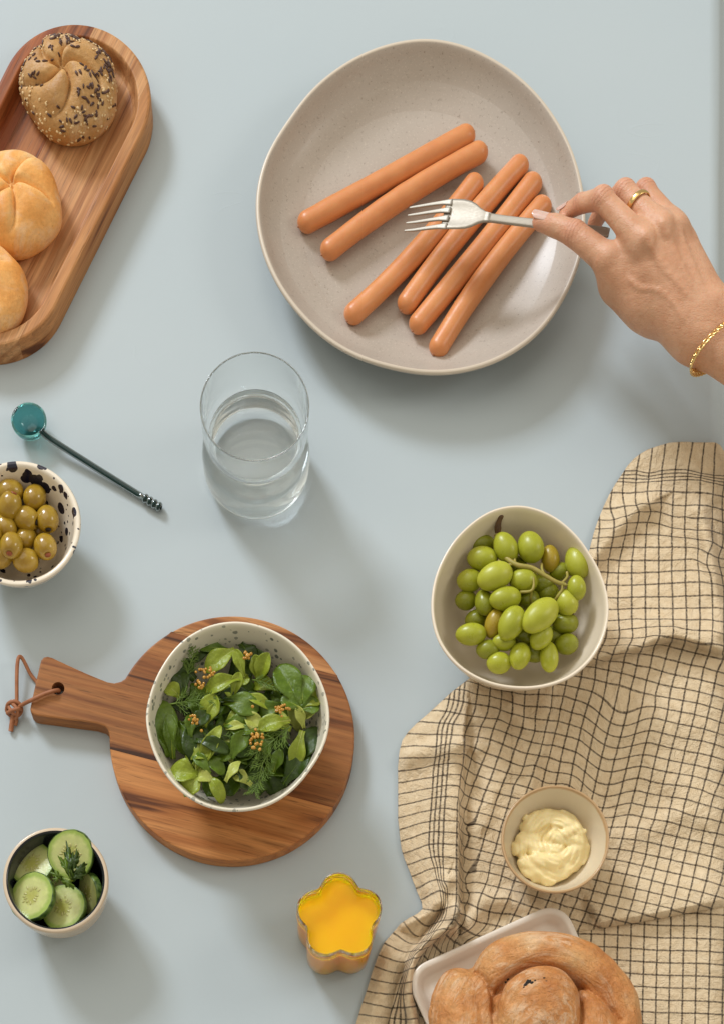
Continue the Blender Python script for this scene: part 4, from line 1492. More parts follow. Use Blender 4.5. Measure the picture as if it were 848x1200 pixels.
RJ = 50.5 / PPM * (1 - ZJ / CAMZ)
M_jglass = m_glass('amber_glass', (1.0, 0.96, 0.91), 1.40, 0.07)
jo = [(RJ * 0.55, 0.0006, 0.6), (RJ * 0.82, 0.0006, 0.8), (RJ * 0.93, 0.0030, 0.95), (RJ * 0.97, 0.010, 1), (RJ * 0.985, 0.03, 1), (RJ, 0.055, 1), (RJ, ZJ - 0.0008, 1), (RJ * 0.985, ZJ, 1),
      (RJ * 0.966, ZJ - 0.0006, 1), (RJ * 0.960, 0.055, 1), (RJ * 0.945, 0.03, 1), (RJ * 0.92, 0.012, 0.96), (RJ * 0.80, 0.0055, 0.85), (RJ * 0.4, 0.005, 0.6), (RJ * 0.01, 0.005, 0.5)]
V, F = flower_body(jc, jo)
jg = mk('juice_glass', V, F, M_jglass, base=(jc[0], jc[1], 0.0006))
tag(jg, 'flower-shaped glass of orange juice next to the towel', 'glass')
M_juice = NT('orange_juice')
M_juice.set(color=(0.92, 0.49, 0.0), rough=0.10, sss=0.9, sss_r=(0.02, 0.010, 0.001), sss_s=1.0, spec=0.2)
M_juice.bump(M_juice.noise(M_juice.coord(), 60, 3), 0.05, 0.001)
JL = 0.059
ji = [(RJ * 0.02, 0.0046, 0.5), (RJ * 0.4, 0.0046, 0.6), (RJ * 0.803, 0.0051, 0.85), (RJ * 0.926, 0.0117, 0.96), (RJ * 0.951, 0.030, 1), (RJ * 0.964, 0.050, 1), (RJ * 0.9665, JL, 1), (RJ * 0.95, JL - 0.0006, 1), (RJ * 0.88, JL - 0.0009, 1), (RJ * 0.4, JL - 0.0010, 0.8), (RJ * 0.01, JL - 0.0010, 0.5)]
V, F = flower_body(jc, ji)
ju = mk('orange_juice', V, F, M_juice.m, base=(jc[0], jc[1], 0.0046))
tag(ju, 'bright orange juice filling the flower-shaped glass', 'juice')

# ------------------------------------------------------------------ olives
M_olive = NT('olive_skin')
m = M_olive
v_ = m.coord()
m.set(color=m.mix(m.ramp(m.noise(v_, 70, 4), [(0.3, 0.0), (0.7, 1.0)]), (0.310, 0.175, 0.010), (0.480, 0.320, 0.035)), rough=0.24, coat=0.4, coat_r=0.1, sss=0.12, sss_r=(0.004, 0.003, 0.001), sss_s=0.5)
m.bump(m.noise(v_, 300, 3), 0.10, 0.0005)
M_pit = m_simple('pit_hole', (0.02, 0.009, 0.006), 0.5)
M_pim = m_simple('pimento', (0.20, 0.045, 0.012), 0.3, col2=(0.36, 0.09, 0.025), nscale=300)
SO = 4.04
OL = [  # zoomed x, y, z, pit direction in picture (dx,dy), tilt up, pimento, label
    (50, 468, .037, (-0.8, 0.1), 0.25, True, 'green olive with red filling facing left, topmost in the bowl'),
    (48, 535, .044, (0.4, -0.75), 0.5, True, 'green olive with red filling facing up, lying on top near the picture edge'),
    (166, 497, .036, (0.2, -0.7), -0.5, False, 'smooth green olive just below the largest navy splash'),
    (125, 597, .038, (0.85, 0.35), 0.15, False, 'green olive in the middle of the bowl with dark hole facing right'),
    (226, 600, .036, (0.1, 0.95), 0.2, False, 'large green olive by the right wall with dark hole facing down'),
    (24, 637, .036, (-0.6, -0.6), -0.3, False, 'green olive at the picture edge, left of the dark-holed middle one'),
    (124, 690, .032, (0.3, -0.8), -0.4, False, 'small green olive lying deepest in the middle of the bowl'),
    (55, 724, .043, (-0.1, 0.85), 0.45, True, 'green olive lying on top with reddish hole facing the lower rim'),
    (216, 730, .036, (0.25, 0.85), 0.4, True, 'green olive at the lower right with dark red hole facing down'),
    (124, 795, .034, (0.9, -0.1), -0.2, False, 'smooth green olive nearest to the lower rim'),
    (8, 772, .034, (-0.7, 0.5), -0.2, False, 'green olive half cut off by the picture edge at the lower left')]
M_r = 13.2
for (x, y, z, pd, tu, pim, lab) in OL:
    c = at(x / SO, 460 + y / SO, z - 0.003)
    a = np.array([pd[0], -pd[1], 0.0])
    a = a / np.linalg.norm(a) * math.sqrt(1 - tu * tu) + np.array([0, 0, tu])
    M = frame(a)
    r = 0.0095 if 'small' not in lab else 0.0086
    L = r * 1.16
    nv, nu = 20, 24
    th = np.linspace(0.0, PI, nv)
    V = []
    for t in th:
        rr = r * math.sin(t) ** 0.92
        zz = L * math.cos(t)
        if t < 0.36:
            zz -= 0.0016 * (1 - (t / 0.36) ** 2) + 0.0004
        V.append(np.stack([rr * np.cos(np.arange(nu) * 2 * PI / nu), rr * np.sin(np.arange(nu) * 2 * PI / nu), np.full(nu, zz)], 1))
    V = np.concatenate(V) @ M.T + c
    t = thing('olive', (c[0], c[1], c[2] - r), lab, 'olive', 'olives in the splashed bowl')
    mk('flesh', V, gridf(nv, nu, False, True).tolist(), M_olive.m, t)
    Vh, Fh = ellipsoid((0, 0, L * 0.90), r * 0.27, r * 0.23, r * 0.10, nu=14, nv=8)
    mk('pimento' if pim else 'pit_hole', Vh @ M.T + c, Fh, M_pim if pim else M_pit, t)
for (x, y, z) in ((70, 600, .022), (180, 660, .022), (100, 760, .022), (180, 560, .022), (20, 570, .024), (-60, 520, .03), (-70, 620, .034), (-80, 720, .03), (-40, 680, .042), (160, 740, .022), (60, 650, .024)):
    c = at(x / SO, 460 + y / SO, z - 0.003)
    M = frame(RNG.normal(size=3))
    V, F = ellipsoid((0, 0, 0), 0.0092, 0.0092, 0.0105, nu=18, nv=12)
    o = mk('olive', V @ M.T + c, F, M_olive.m, base=(c[0], c[1], c[2] - 0.0085))
    tag(o, 'green olive at the bottom or hidden left end of the splashed bowl', 'olive', 'olives in the splashed bowl')

# ------------------------------------------------------------------ grapes
M_gr = []
for k, (a, b) in enumerate((((0.315, 0.335, 0.014), (0.440, 0.460, 0.042)), ((0.205, 0.225, 0.008), (0.305, 0.325, 0.020)), ((0.360, 0.235, 0.016), (0.430, 0.335, 0.030)), ((0.390, 0.405, 0.026), (0.500, 0.515, 0.062)))):
    m = NT('grape_skin_%d' % k)
    v_ = m.coord()
    bl = m.ramp(m.noise(v_, 55, 3), [(0.3, 0.0), (0.7, 1.0)])
    m.set(color=m.mix(bl, a, b), rough=m.ramp(m.noise(v_, 90, 3), [(0.3, 0.26), (0.7, 0.46)]), sss=0.55, sss_r=(0.008, 0.008, 0.003), sss_s=0.9, spec=0.5)
    m.bump(m.noise(v_, 200, 3), 0.05, 0.0005)
    M_gr.append(m.m)
M_stem = m_simple('grape_stem', (0.32, 0.28, 0.05), 0.55, col2=(0.40, 0.31, 0.08), nscale=200, bump=0.3, bscale=600)
M_stem_b = m_simple('dry_stem', (0.07, 0.035, 0.015), 0.7, col2=(0.16, 0.08, 0.03), nscale=200, bump=0.4, bscale=500)
bunch = thing('grape_bunch', (gc[0], gc[1], 0.012), 'bunch of green grapes with woody stem in the uneven off-white bowl', 'grapes')
SG = 3.687
GR = [  # x, y, long, short, angle deg (picture), z, material
    (357, 228, 122, 100, 60, .057, 0), (255, 275, 118, 100, 10, .052, 0), (310, 352, 142, 114, -20, .062, 3), (465, 225, 125, 112, 70, .058, 0), (550, 275, 100, 80, 80, .050, 2), (668, 290, 135, 108, 75, .054, 3),
    (592, 330, 82, 72, 0, .046, 1), (663, 402, 92, 82, 80, .060, 0), (200, 370, 98, 94, 0, .047, 0), (258, 210, 96, 74, 0, .045, 1), (435, 370, 112, 104, 0, .057, 0), (355, 448, 126, 98, -10, .060, 0),
    (265, 465, 102, 84, 80, .050, 1), (185, 455, 84, 82, 0, .040, 1), (620, 465, 102, 96, 60, .055, 3), (505, 522, 172, 122, -42, .064, 3), (382, 555, 136, 110, -62, .061, 0), (615, 555, 102, 86, 0, .047, 1),
    (308, 555, 112, 82, -70, .050, 2), (207, 602, 120, 92, 0, .050, 0), (510, 615, 102, 90, -50, .055, 0), (620, 645, 92, 86, 0, .045, 1), (350, 636, 94, 72, 0, .050, 0), (280, 668, 92, 80, 0, .046, 1),
    (418, 697, 108, 92, -75, .050, 0), (328, 726, 96, 90, 0, .046, 0), (545, 700, 116, 80, 85, .048, 0), (438, 600, 86, 76, 0, .046, 1), (455, 455, 90, 86, 0, .044, 1), (515, 385, 94, 88, 0, .042, 1),
    (540, 425, 86, 86, 0, .040, 1), (482, 680, 90, 84, 0, .038, 1), (560, 610, 90, 84, 0, .038, 1), (330, 500, 90, 88, 0, .040, 1), (400, 310, 90, 88, 0, .042, 1), (230, 540, 88, 84, 0, .036, 1), (420, 640, 86, 84, 0, .038, 1), (580, 500, 90, 86, 0, .040, 1)]
M_tip = m_simple('grape_tip', (0.09, 0.05, 0.015), 0.6)
gpos = []
for i, (x, y, lg, sh, an, z, mi) in enumerate(GR):
    z = z + 0.002
    c = at(495 + x / SG, 580 + y / SG, z)
    s = 0.5 / SG / PPM * (1 - z / CAMZ)
    rl, rs = lg * s * 1.12, sh * s * 1.00
    a = math.radians(-an)
    R2 = np.array([[math.cos(a), -math.sin(a), 0], [math.sin(a), math.cos(a), 0], [0, 0, 1]])
    tilt = RNG.uniform(-0.25, 0.25)
    Ry = np.array([[math.cos(tilt), 0, math.sin(tilt)], [0, 1, 0], [-math.sin(tilt), 0, math.cos(tilt)]])
    V, F = ellipsoid((0, 0, 0), rs, rs, rl, nu=28, nv=20)
    V[:, :2] *= (1 + 0.05 * V[:, 2:3] / rl)
    Q = np.array([[0, 0, 1], [0, 1, 0], [-1, 0, 0]])      # long axis to x
    V = (V @ Q.T) @ (R2 @ Ry).T
    g = mk('grape', V + c, F, M_gr[mi], bunch)
    gpos.append((c, rl, (R2 @ Ry)[:, 0]))
    if mi == 2 or i in (1, 2, 14):
        e = c + (R2 @ Ry)[:, 0] * rl * 0.99
        mk('blossom_end', *ellipsoid(e, 0.0009, 0.0009, 0.0009, nu=8, nv=6), M_tip, g)
gp = lambda x, y, z: at(495 + x / SG, 580 + y / SG, z)
stem = mk('stem', *tube(spline([gp(318, 172, .058), gp(345, 255, .060), gp(400, 300, .066), gp(470, 315, .067), (gp(530, 350, .067)), gp(575, 375, .066), gp(615, 388, .064)], 36), list(np.linspace(0.0021, 0.0014, 36)), 8), M_stem, bunch)
mk('dry_end', *tube(spline([gp(340, 82, .066), gp(333, 100, .064), gp(325, 130, .060), gp(322, 165, .056)], 14), [0.0012, 0.002, 0.0024, 0.0023, 0.0022, 0.0021, 0.0021, 0.0022, 0.0024, 0.0026, 0.0029, 0.0028, 0.0026, 0.0022], 8), M_stem_b, stem)
for path in ([(530, 350, .067), (515, 325, .066), (512, 300, .060)], [(600, 385, .065), (600, 410, .064), (580, 440, .062), (570, 455, .058)], [(600, 380, .065), (622, 355, .062), (622, 335, .056)],
             [(475, 345, .066), (478, 390, .066), (465, 415, .065), (420, 420, .062)], [(470, 415, .065), (465, 450, .058), (470, 470, .052)], [(400, 300, .066), (360, 300, .063), (325, 285, .058)], [(400, 300, .066), (395, 280, .062)],
             [(615, 388, .064), (640, 395, .062)], [(480, 340, .066), (450, 330, .063)]):
    mk('branch', *tube(spline([gp(*p) for p in path], 14), list(np.linspace(0.0009, 0.0012, 14)), 6), M_stem, stem)

# ------------------------------------------------------------------ butter
M_butter = NT('butter')
m = M_butter
v_ = m.coord()
m.set(color=m.mix(m.noise(v_, 60, 3), (0.86, 0.69, 0.33), (0.90, 0.76, 0.42)), rough=0.38, sss=0.3, sss_r=(0.006, 0.004, 0.002), sss_s=0.7)
m.bump(m.noise(m.coord(scale=(1, 2.6, 1), rot=(0, 0, 0.4)), 130, 4, 0.6, 0.6), 0.45, 0.0010)
bp = lambda x, y, z: at(570 + x / 5.3, 900 + y / 5.3, z)
strokes = [  # path zoomed, radius
    ([(300, 420), (420, 360), (520, 400), (560, 480)], .0105, .013), ([(330, 560), (430, 600), (520, 560), (560, 500)], .011, .012), ([(400, 480), (430, 500)], .0145, .011),
    ([(260, 330), (330, 310), (420, 305), (500, 330), (560, 390)], .0052, .022), ([(265, 380), (300, 340), (355, 330)], .0058, .022), ([(190, 510), (250, 470), (300, 500), (400, 520), (450, 505)], .0053, .021),
    ([(215, 450), (260, 440), (290, 455)], .0055, .020), ([(230, 590), (300, 600), (390, 605), (450, 570), (520, 530), (590, 490)], .0055, .021), ([(250, 630), (320, 650), (390, 640)], .0055, .019),
    ([(300, 680), (360, 665)], .0042, .016), ([(370, 695), (420, 670), (470, 645), (520, 600), (570, 560), (600, 510)], .0050, .018), ([(430, 340), (480, 350), (540, 370), (580, 410)], .0042, .025),
    ([(400, 430), (450, 430), (520, 440), (590, 450)], .0050, .023), ([(470, 410), (510, 395), (550, 380)], .0036, .026), ([(300, 560), (350, 575), (400, 590), (430, 570)], .0040, .025), ([(160, 500), (185, 490)], .0030, .018), ([(240, 500), (290, 520), (330, 500)], .0085, .012), ([(260, 560), (300, 600)], .0090, .012),
    ([(225, 365), (245, 355)], .0034, .018), ([(350, 280), (365, 285)], .0032, .018)]
segs = []
for pts, r, z in strokes:
    P = spline([bp(x, y, z + 0.003) for x, y in pts], max(6, 5 * len(pts)))
    rv = r * (0.95 + 0.10 * RNG.random(len(P)))
    for a, b, ra, rb_ in zip(P[:-1], P[1:], rv[:-1], rv[1:]):
        segs.append((a, b, ra, rb_))


def butter_sdf(P):
    d = np.full(P.shape[:-1], 1.0, np.float32)
    for a, b, ra, rb_ in segs:
        d = smin(d, sd_cone(P, a, b, ra, rb_, 0.8), 0.0024)
    # knife smears: thin furrows that swing round the scoop
    q = (P - np.asarray(bp(420, 480, 0.02), np.float32))
    ang = np.arctan2(q[..., 1], q[..., 0])
    rad = np.hypot(q[..., 0], q[..., 1])
    return d + 0.00060 * np.sin(rad * 1500 + 2.2 * np.sin(ang * 2 + 1) + q[..., 2] * 700) * np.sin(ang * 3 + 0.6) + 0.0005 * np.sin(q[..., 0] * 420 + 1.5 * np.sin(q[..., 1] * 300)) * np.sin(q[..., 1] * 360 + q[..., 2] * 500)


lo = np.min([np.minimum(s[0], s[1]) - 0.016 for s in segs], 0)
hi = np.max([np.maximum(s[0], s[1]) + 0.016 for s in segs], 0)
lo[2] = 0.003
V, F = surface_nets(butter_sdf, lo, hi, 0.0008)
bt = mk('butter', V, F, M_butter.m, base=(bc[0], bc[1], 0.009), sub=0)
tag(bt, 'scoop of pale yellow butter spread in the small sand-coloured bowl', 'butter')

# ------------------------------------------------------------------ cucumber slices and parsley
M_flesh = NT('cucumber_flesh')
m = M_flesh
v_ = m.coord()
sepn = m.n('ShaderNodeVectorMath', operation='LENGTH')
fl_ = m.n('ShaderNodeVectorMath', operation='MULTIPLY')
fl_.inputs[1].default_value = (1, 1, 0)
m.l(v_, fl_.inputs[0])
m.l(fl_.outputs[0], sepn.inputs[0])
rr = m.math('ADD', sepn.outputs['Value'], m.math('MULTIPLY', m.math('SUBTRACT', m.noise(v_, 260, 3), 0.5), 0.003))
c = m.ramp(m.math('DIVIDE', rr, 0.0185), [(0.0, (0.46, 0.45, 0.10)), (0.30, (0.47, 0.48, 0.13)), (0.46, (0.58, 0.60, 0.24)), (0.78, (0.56, 0.60, 0.22)), (0.92, (0.34, 0.46, 0.09))])
c = m.mix(0.35, c, m.ramp(m.noise(v_, 190, 4), [(0.3, 0.65), (0.7, 1.15)]), 'MULTIPLY')
m.set(color=c, rough=0.25, sss=0.35, sss_r=(0.004, 0.005, 0.002), sss_s=0.8, coat=0.25)
m.bump(m.noise(v_, 220, 4), 0.25, 0.0008)
M_rind = NT('cucumber_rind')
m = M_rind
v_ = m.coord()
m.set(color=m.mix(m.ramp(m.noise(v_, 150, 3), [(0.4, 0.0), (0.62, 1.0)]), (0.028, 0.075, 0.012), (0.16, 0.25, 0.045)), rough=0.3)
m.bump(m.noise(v_, 200, 3), 0.4, 0.001)
M_cseed = m_simple('cucumber_seed', (0.52, 0.50, 0.19), 0.3, col2=(0.42, 0.40, 0.12), nscale=300)
SK = 4.711
CU = [((180, 292), .0180, .043, (-0.25, 0.20, 1.0), 'cucumber slice at the upper left of the dark bowl, partly covered'),
      ((392, 232), .0184, .0545, (-0.18, -0.30, 1.0), 'largest cucumber slice under the parsley at the top right'),
      ((352, 530), .0186, .044, (-0.30, 0.10, 1.0), 'cucumber slice at the bottom middle behind the front one'),
      ((500, 450), .0160, .040, (-0.95, -0.25, 0.55), 'cucumber slice standing on edge against the right wall'),
      ((180, 470), .0194, .0515, (-0.42, 0.10, 1.0), 'front cucumber slice lying on top at the lower left'),
      ((300, 345), .0140, .036, (0.2, -0.4, 1.0), 'cucumber slice hidden deep between the others'),
      ((250, 265), .0120, .034, (0.1, 0.5, 1.0), 'cucumber slice sunk in shadow at the back of the dark bowl'),
      ((300, 470), .0140, .028, (0.1, -0.1, 1.0), 'cucumber slice lying flat at the bottom of the dark bowl')]
for (p, r, z, nr_, lab) in CU:
    r = r * 1.05
    c = at(p[0] / SK, 950 + p[1] / SK, z)
    M = frame(nr_)
    th_ = 0.0058
    t = thing('cucumber_slice', c - [0, 0, 0.004], lab, 'cucumber slice', 'cucumber slices in the dark bowl')
    t.rotation_mode = 'QUATERNION'
    from mathutils import Matrix
    t.rotation_quaternion = Matrix(M.tolist()).to_quaternion()
    n = 56
    th = np.arange(n) * 2 * PI / n
    sd = RNG.uniform(0, 6)
    rw = r * (1 + 0.015 * np.sin(3 * th + sd) + 0.006 * np.sin(14 * th))
    def disc(prof):
        V = np.concatenate([np.stack([rw * f * np.cos(th), rw * f * np.sin(th), np.full(n, zz)], 1) for f, zz in prof])
        return V
    def local(name, V, F, mat, par=t, kind=None):
        me = bpy.data.meshes.new(name)
        me.from_pydata(V.tolist(), [], F)
        me.shade_smooth()
        me.materials.append(mat)
        o = bpy.data.objects.new(name, me)
        COL.objects.link(o)
        o.parent = par
        if kind:
            o['kind'] = kind
        return o
    pf = [(0.02, -th_ / 2), (0.955, -th_ / 2), (0.965, 0), (0.955, th_ / 2), (0.6, th_ / 2 + 0.0001), (0.35, th_ / 2 - 0.0002), (0.02, th_ / 2)]
    F = gridf(len(pf), n, False, True)[:, ::-1].tolist() + [list(range(n))[::-1], [(len(pf) - 1) * n + k for k in range(n)]]
    local('flesh', disc(pf), F, M_flesh.m).modifiers.new('es', 'EDGE_SPLIT').split_angle = math.radians(40)
    pr = [(0.958, -th_ / 2 - 0.0001), (0.985, -th_ / 2 + 0.0003), (1.0, -th_ * 0.2), (1.0, th_ * 0.2), (0.985, th_ / 2 - 0.0002), (0.958, th_ / 2 + 0.0001), (0.95, 0)]
    local('rind', disc(pr), gridf(len(pr), n, True, True)[:, ::-1].tolist(), M_rind.m)
    parts = []
    for k in range(15):
        for dx in (0,):
            a = sd + k * 2 * PI / 15 + RNG.uniform(-0.12, 0.12) + 0.16 * math.sin(3 * (sd + k * 2 * PI / 15))
            q = r * RNG.uniform(0.22, 0.45)
            V, F = ellipsoid((0, 0, 0), 0.0018, 0.0008, 0.0003, nu=10, nv=6)
            V[:, 1] *= 1 + 0.4 * V[:, 0] / 0.0019
            R2 = np.array([[math.cos(a), -math.sin(a), 0], [math.sin(a), math.cos(a), 0], [0, 0, 1]])
            parts.append((V @ R2.T + [q * math.cos(a), q * math.sin(a), th_ / 2 - 0.0001], F))
    V, F = join(parts)
    local('seeds', V, F, M_cseed, kind='stuff')

LEAFM = []  # leaf tones; the darkest also carries painted shade of the salad gaps
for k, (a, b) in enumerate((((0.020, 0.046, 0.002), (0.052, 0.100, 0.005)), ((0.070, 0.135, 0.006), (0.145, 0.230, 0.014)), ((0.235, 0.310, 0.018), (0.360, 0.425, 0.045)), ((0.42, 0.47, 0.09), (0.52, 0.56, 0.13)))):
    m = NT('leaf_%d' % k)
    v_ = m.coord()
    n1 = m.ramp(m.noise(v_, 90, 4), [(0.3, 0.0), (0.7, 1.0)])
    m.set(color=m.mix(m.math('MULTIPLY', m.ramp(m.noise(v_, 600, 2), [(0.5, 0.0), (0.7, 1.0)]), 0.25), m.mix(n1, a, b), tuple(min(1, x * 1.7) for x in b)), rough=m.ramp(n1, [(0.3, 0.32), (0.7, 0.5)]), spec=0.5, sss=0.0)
    tr = m.n('ShaderNodeBsdfTranslucent')
    tr.inputs['Color'].default_value = tuple(min(1, x * 1.6) for x in b) + (1,)
    mx = m.n('ShaderNodeMixShader')
    mx.inputs[0].default_value = 0.20
    m.l(m.p.outputs[0], mx.inputs[1])
    m.l(tr.outputs[0], mx.inputs[2])
    m.l(mx.outputs[0], m.out.inputs['Surface'])
    m.bump(m.noise(v_, 330, 3), 0.5, 0.0008, m.bump(m.noise(v_, 110, 3), 0.5, 0.0025))
    LEAFM.append(m.m)


def leaf_mesh(A, B, width, bend=0.0, cup=0.25, up=(0, 0, 1), curl=0.0, wave=0.0, narrow=0.35, seed=0, nl=18, nw=9, twist=0.0):
    A, B = np.asarray(A), np.asarray(B)
    d = B - A
    L = np.linalg.norm(d)
    d = d / L
    s = np.cross(d, up)
    s /= np.linalg.norm(s) + 1e-9
    u = np.cross(s, d)
    V = []
    for i in range(nl):
        t = i / (nl - 1)
        # spoon outline: slim stalk then a broad rounded blade
        w = width * 0.5 * (narrow * (1 - sstep(0.15, 0.6, t)) + sstep(0.10, 0.62, t)) * math.sqrt(max(0.0, 1 - max(0, (t - 0.55) / 0.455) ** (1.9 + 0.5 * math.sin(seed * 1.9))))
        ang = curl * t * t
        cx = L * (t if abs(curl) < 1e-3 else (math.sin(ang) / ang if ang > 1e-3 else 1) * t)
        cz = L * (bend * 4 * t * (1 - t)) - (L * t * ((1 - math.cos(ang)) / ang if ang > 1e-3 else 0))
        tw = twist * t
        for j in range(nw):
            x = (j / (nw - 1) * 2 - 1)
            yy = w * x
            zz = cup * w * (x * x) + wave * w * math.sin(t * 11 + seed + x * 2) * abs(x) - 0.10 * w * math.exp(-(x / 0.18) ** 2) + 0.035 * width * math.sin(t * 7 + seed * 2.3 + 3 * x)
            yy, zz = yy * math.cos(tw) - zz * math.sin(tw), yy * math.sin(tw) + zz * math.cos(tw)
            V.append(A + d * cx + s * yy + u * (cz + zz))
    return np.array(V), gridf(nl, nw).tolist()


par = thing('parsley_sprig', at(88, 1028, .05), 'small dark green parsley sprig on top of the cucumber slices', 'parsley')
kp = lambda x, y, z: at(x / SK, 950 + y / SK, z)
mk('stem', *tube(spline([kp(300, 350, .056), kp(345, 372, .060), kp(395, 385, .063), kp(400, 370, .064)], 14), 0.0011, 7), LEAFM[2], par)


def lobed(A, B, width, seed, mat):
    """parsley leaflet with toothed lobes"""
    A, B = np.asarray(A), np.asarray(B)
    d = B - A
    L = np.linalg.norm(d)
    d = d / L
    s = np.cross(d, (0, 0, 1.0))
    s /= np.linalg.norm(s)
    n = 60
    V = [A + d * L * 0.45 + np.array([0, 0, 0.0016])]
    for k in range(n):
        a = 2 * PI * k / n
        r = 0.5 * (1 + 0.18 * math.cos(5 * a) + 0.14 * math.cos(11 * a + seed))
        x = 0.5 + r * math.cos(a)
        y = r * math.sin(a) * (0.55 + 0.45 * max(0, math.cos(a * 0.5)))
        V.append(A + d * L * x + s * width * y + np.array([0, 0, 0.0022 * math.sin(5 * a + seed) - 0.002 * (x - 0.4) ** 2]))
    F = [[0, 1 + k, 1 + (k + 1) % n] for k in range(n)]
    return mk('leaflet', np.array(V), F, mat, par, solid=0.0004)


for q, (a, b, w, mi) in enumerate((((395, 375), (370, 190), .0085, 0), ((398, 330), (425, 225), .0080, 0), ((400, 370), (330, 260), .0075, 1), ((405, 365), (470, 290), .0090, 0), ((395, 380), (470, 345), .0065, 0), ((390, 320), (375, 240), .0085, 1),
                                   ((345, 372), (285, 345), .0065, 1), ((340, 375), (410, 420), .0070, 1), ((330, 365), (300, 395), .006, 1))):
    lobed(kp(*a, .0655 - 0.0004 * q), kp(*b, .0640 + 0.0005 * (q % 3)), w, q * 1.3, LEAFM[mi])

# ------------------------------------------------------------------ salad
ZS = 3.533
spx = lambda x, y, z: at(160 + x / ZS, 720 + y / ZS, z)
SPR = [  # label, [(x0,y0,z0,x1,y1,z1,width px zoomed,bend,cup,curl,tone)]
    ('lamb\'s lettuce sprig with a rosette of rounded leaves by the right wall of the bowl',
     [(665, 395, .070, 590, 225, .074, 105, .10, .20, .3, 1), (665, 390, .070, 690, 270, .075, 90, .12, .2, .2, 1), (668, 385, .070, 745, 330, .072, 75, .1, .25, .3, 2), (660, 390, .071, 600, 350, .076, 75, .1, .2, .4, 1),
      (670, 395, .071, 735, 375, .074, 70, .06, .3, .5, 1), (680, 470, .062, 655, 385, .072, 40, .1, .5, 0, 3), (665, 440, .062, 725, 400, .070, 34, .1, .5, 0, 3)]),
    ('pale hanging spoon-shaped leaf of lettuce at the lower right of the salad',
     [(675, 480, .064, 640, 615, .060, 66, .12, .3, .5, 2)]),
    ('bright sprig with curled leaves at the lower left of the salad',
     [(265, 660, .060, 165, 630, .068, 90, .15, .3, .9, 2), (270, 655, .060, 215, 715, .064, 80, .2, .3, .9, 2), (265, 665, .060, 300, 660, .068, 50, .3, .4, 1.2, 3), (262, 650, .058, 350, 470, .072, 62, .12, .55, 0, 2), (265, 640, .058, 235, 470, .071, 92, .10, .2, .3, 0),
      (300, 655, .058, 360, 740, .060, 52, .30, .3, 1.2, 2), (255, 670, .058, 285, 560, .066, 32, .05, .6, 0, 3)]),
    ('light green leaf with narrow stalk below the topmost rim of the salad bowl',
     [(410, 165, .070, 300, 235, .070, 82, .12, .25, .3, 2), (445, 270, .066, 412, 165, .073, 44, .1, .4, 0, 2), (455, 260, .062, 440, 300, .066, 40, .1, .3, 0, 2)]),
    ('folded pale leaf standing upright below the single mustard cluster at the top',
     [(500, 290, .062, 540, 180, .076, 66, .05, .6, 0, 2), (505, 285, .062, 490, 190, .073, 60, .08, .4, .2, 2)]),
    ('dark lettuce leaves drooping over the left inner wall',
     [(155, 580, .056, 110, 370, .070, 110, .10, .25, .4, 1), (165, 590, .055, 150, 420, .068, 62, .10, .4, .2, 1), (190, 350, .064, 145, 300, .071, 58, .25, .3, 1.3, 2), (205, 345, .064, 190, 250, .066, 70, .1, .3, .4, 0)]),
    ('lettuce sprig with a round and a long curved leaf amid the salad',
     [(365, 365, .066, 490, 385, .074, 88, .10, .15, .3, 1), (440, 345, .068, 545, 385, .072, 48, .22, .5, .5, 2), (430, 275, .072, 300, 320, .072, 62, .2, .5, .3, 2), (400, 350, .066, 425, 255, .074, 44, .1, .5, 0, 2), (320, 330, .064, 345, 270, .070, 50, .15, .5, .4, 2)]),
    ('triangular light leaf left of the middle of the salad',
     [(285, 465, .064, 330, 345, .074, 78, .06, .35, .1, 2), (290, 460, .064, 345, 370, .072, 40, .1, .4, 0, 2)]),
    ('sprig with two small round leaves below the middle of the salad',
     [(370, 455, .066, 452, 465, .071, 84, .18, .2, .6, 1), (315, 590, .062, 395, 545, .070, 80, .15, .25, .5, 1), (390, 520, .063, 470, 560, .068, 90, .1, .2, .3, 0), (430, 600, .060, 470, 500, .068, 80, .1, .25, .3, 1)]),
    ('round leaf on a thin stalk left of the right-hand mustard cluster',
     [(625, 440, .070, 512, 462, .072, 72, .10, .25, .3, 2), (560, 385, .070, 625, 440, .070, 14, .05, .3, 0, 3)]),
    ('dark lettuce leaves at the bottom right under the dill',
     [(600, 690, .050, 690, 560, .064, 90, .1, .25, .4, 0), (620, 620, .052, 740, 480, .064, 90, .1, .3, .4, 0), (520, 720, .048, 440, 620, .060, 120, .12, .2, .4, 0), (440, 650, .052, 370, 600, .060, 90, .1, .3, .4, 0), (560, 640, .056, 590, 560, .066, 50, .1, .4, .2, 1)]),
    ('dark leaves tucked under the upper left rim of the salad bowl',
     [(330, 150, .062, 200, 190, .064, 90, .1, .2, .3, 0), (380, 165, .062, 270, 150, .067, 50, .1, .2, .2, 1), (430, 140, .064, 480, 200, .066, 70, .1, .2, .3, 0), (250, 280, .058, 185, 210, .066, 80, .1, .2, .3, 0), (470, 150, .063, 530, 250, .064, 70, .1, .25, .3, 0)])]
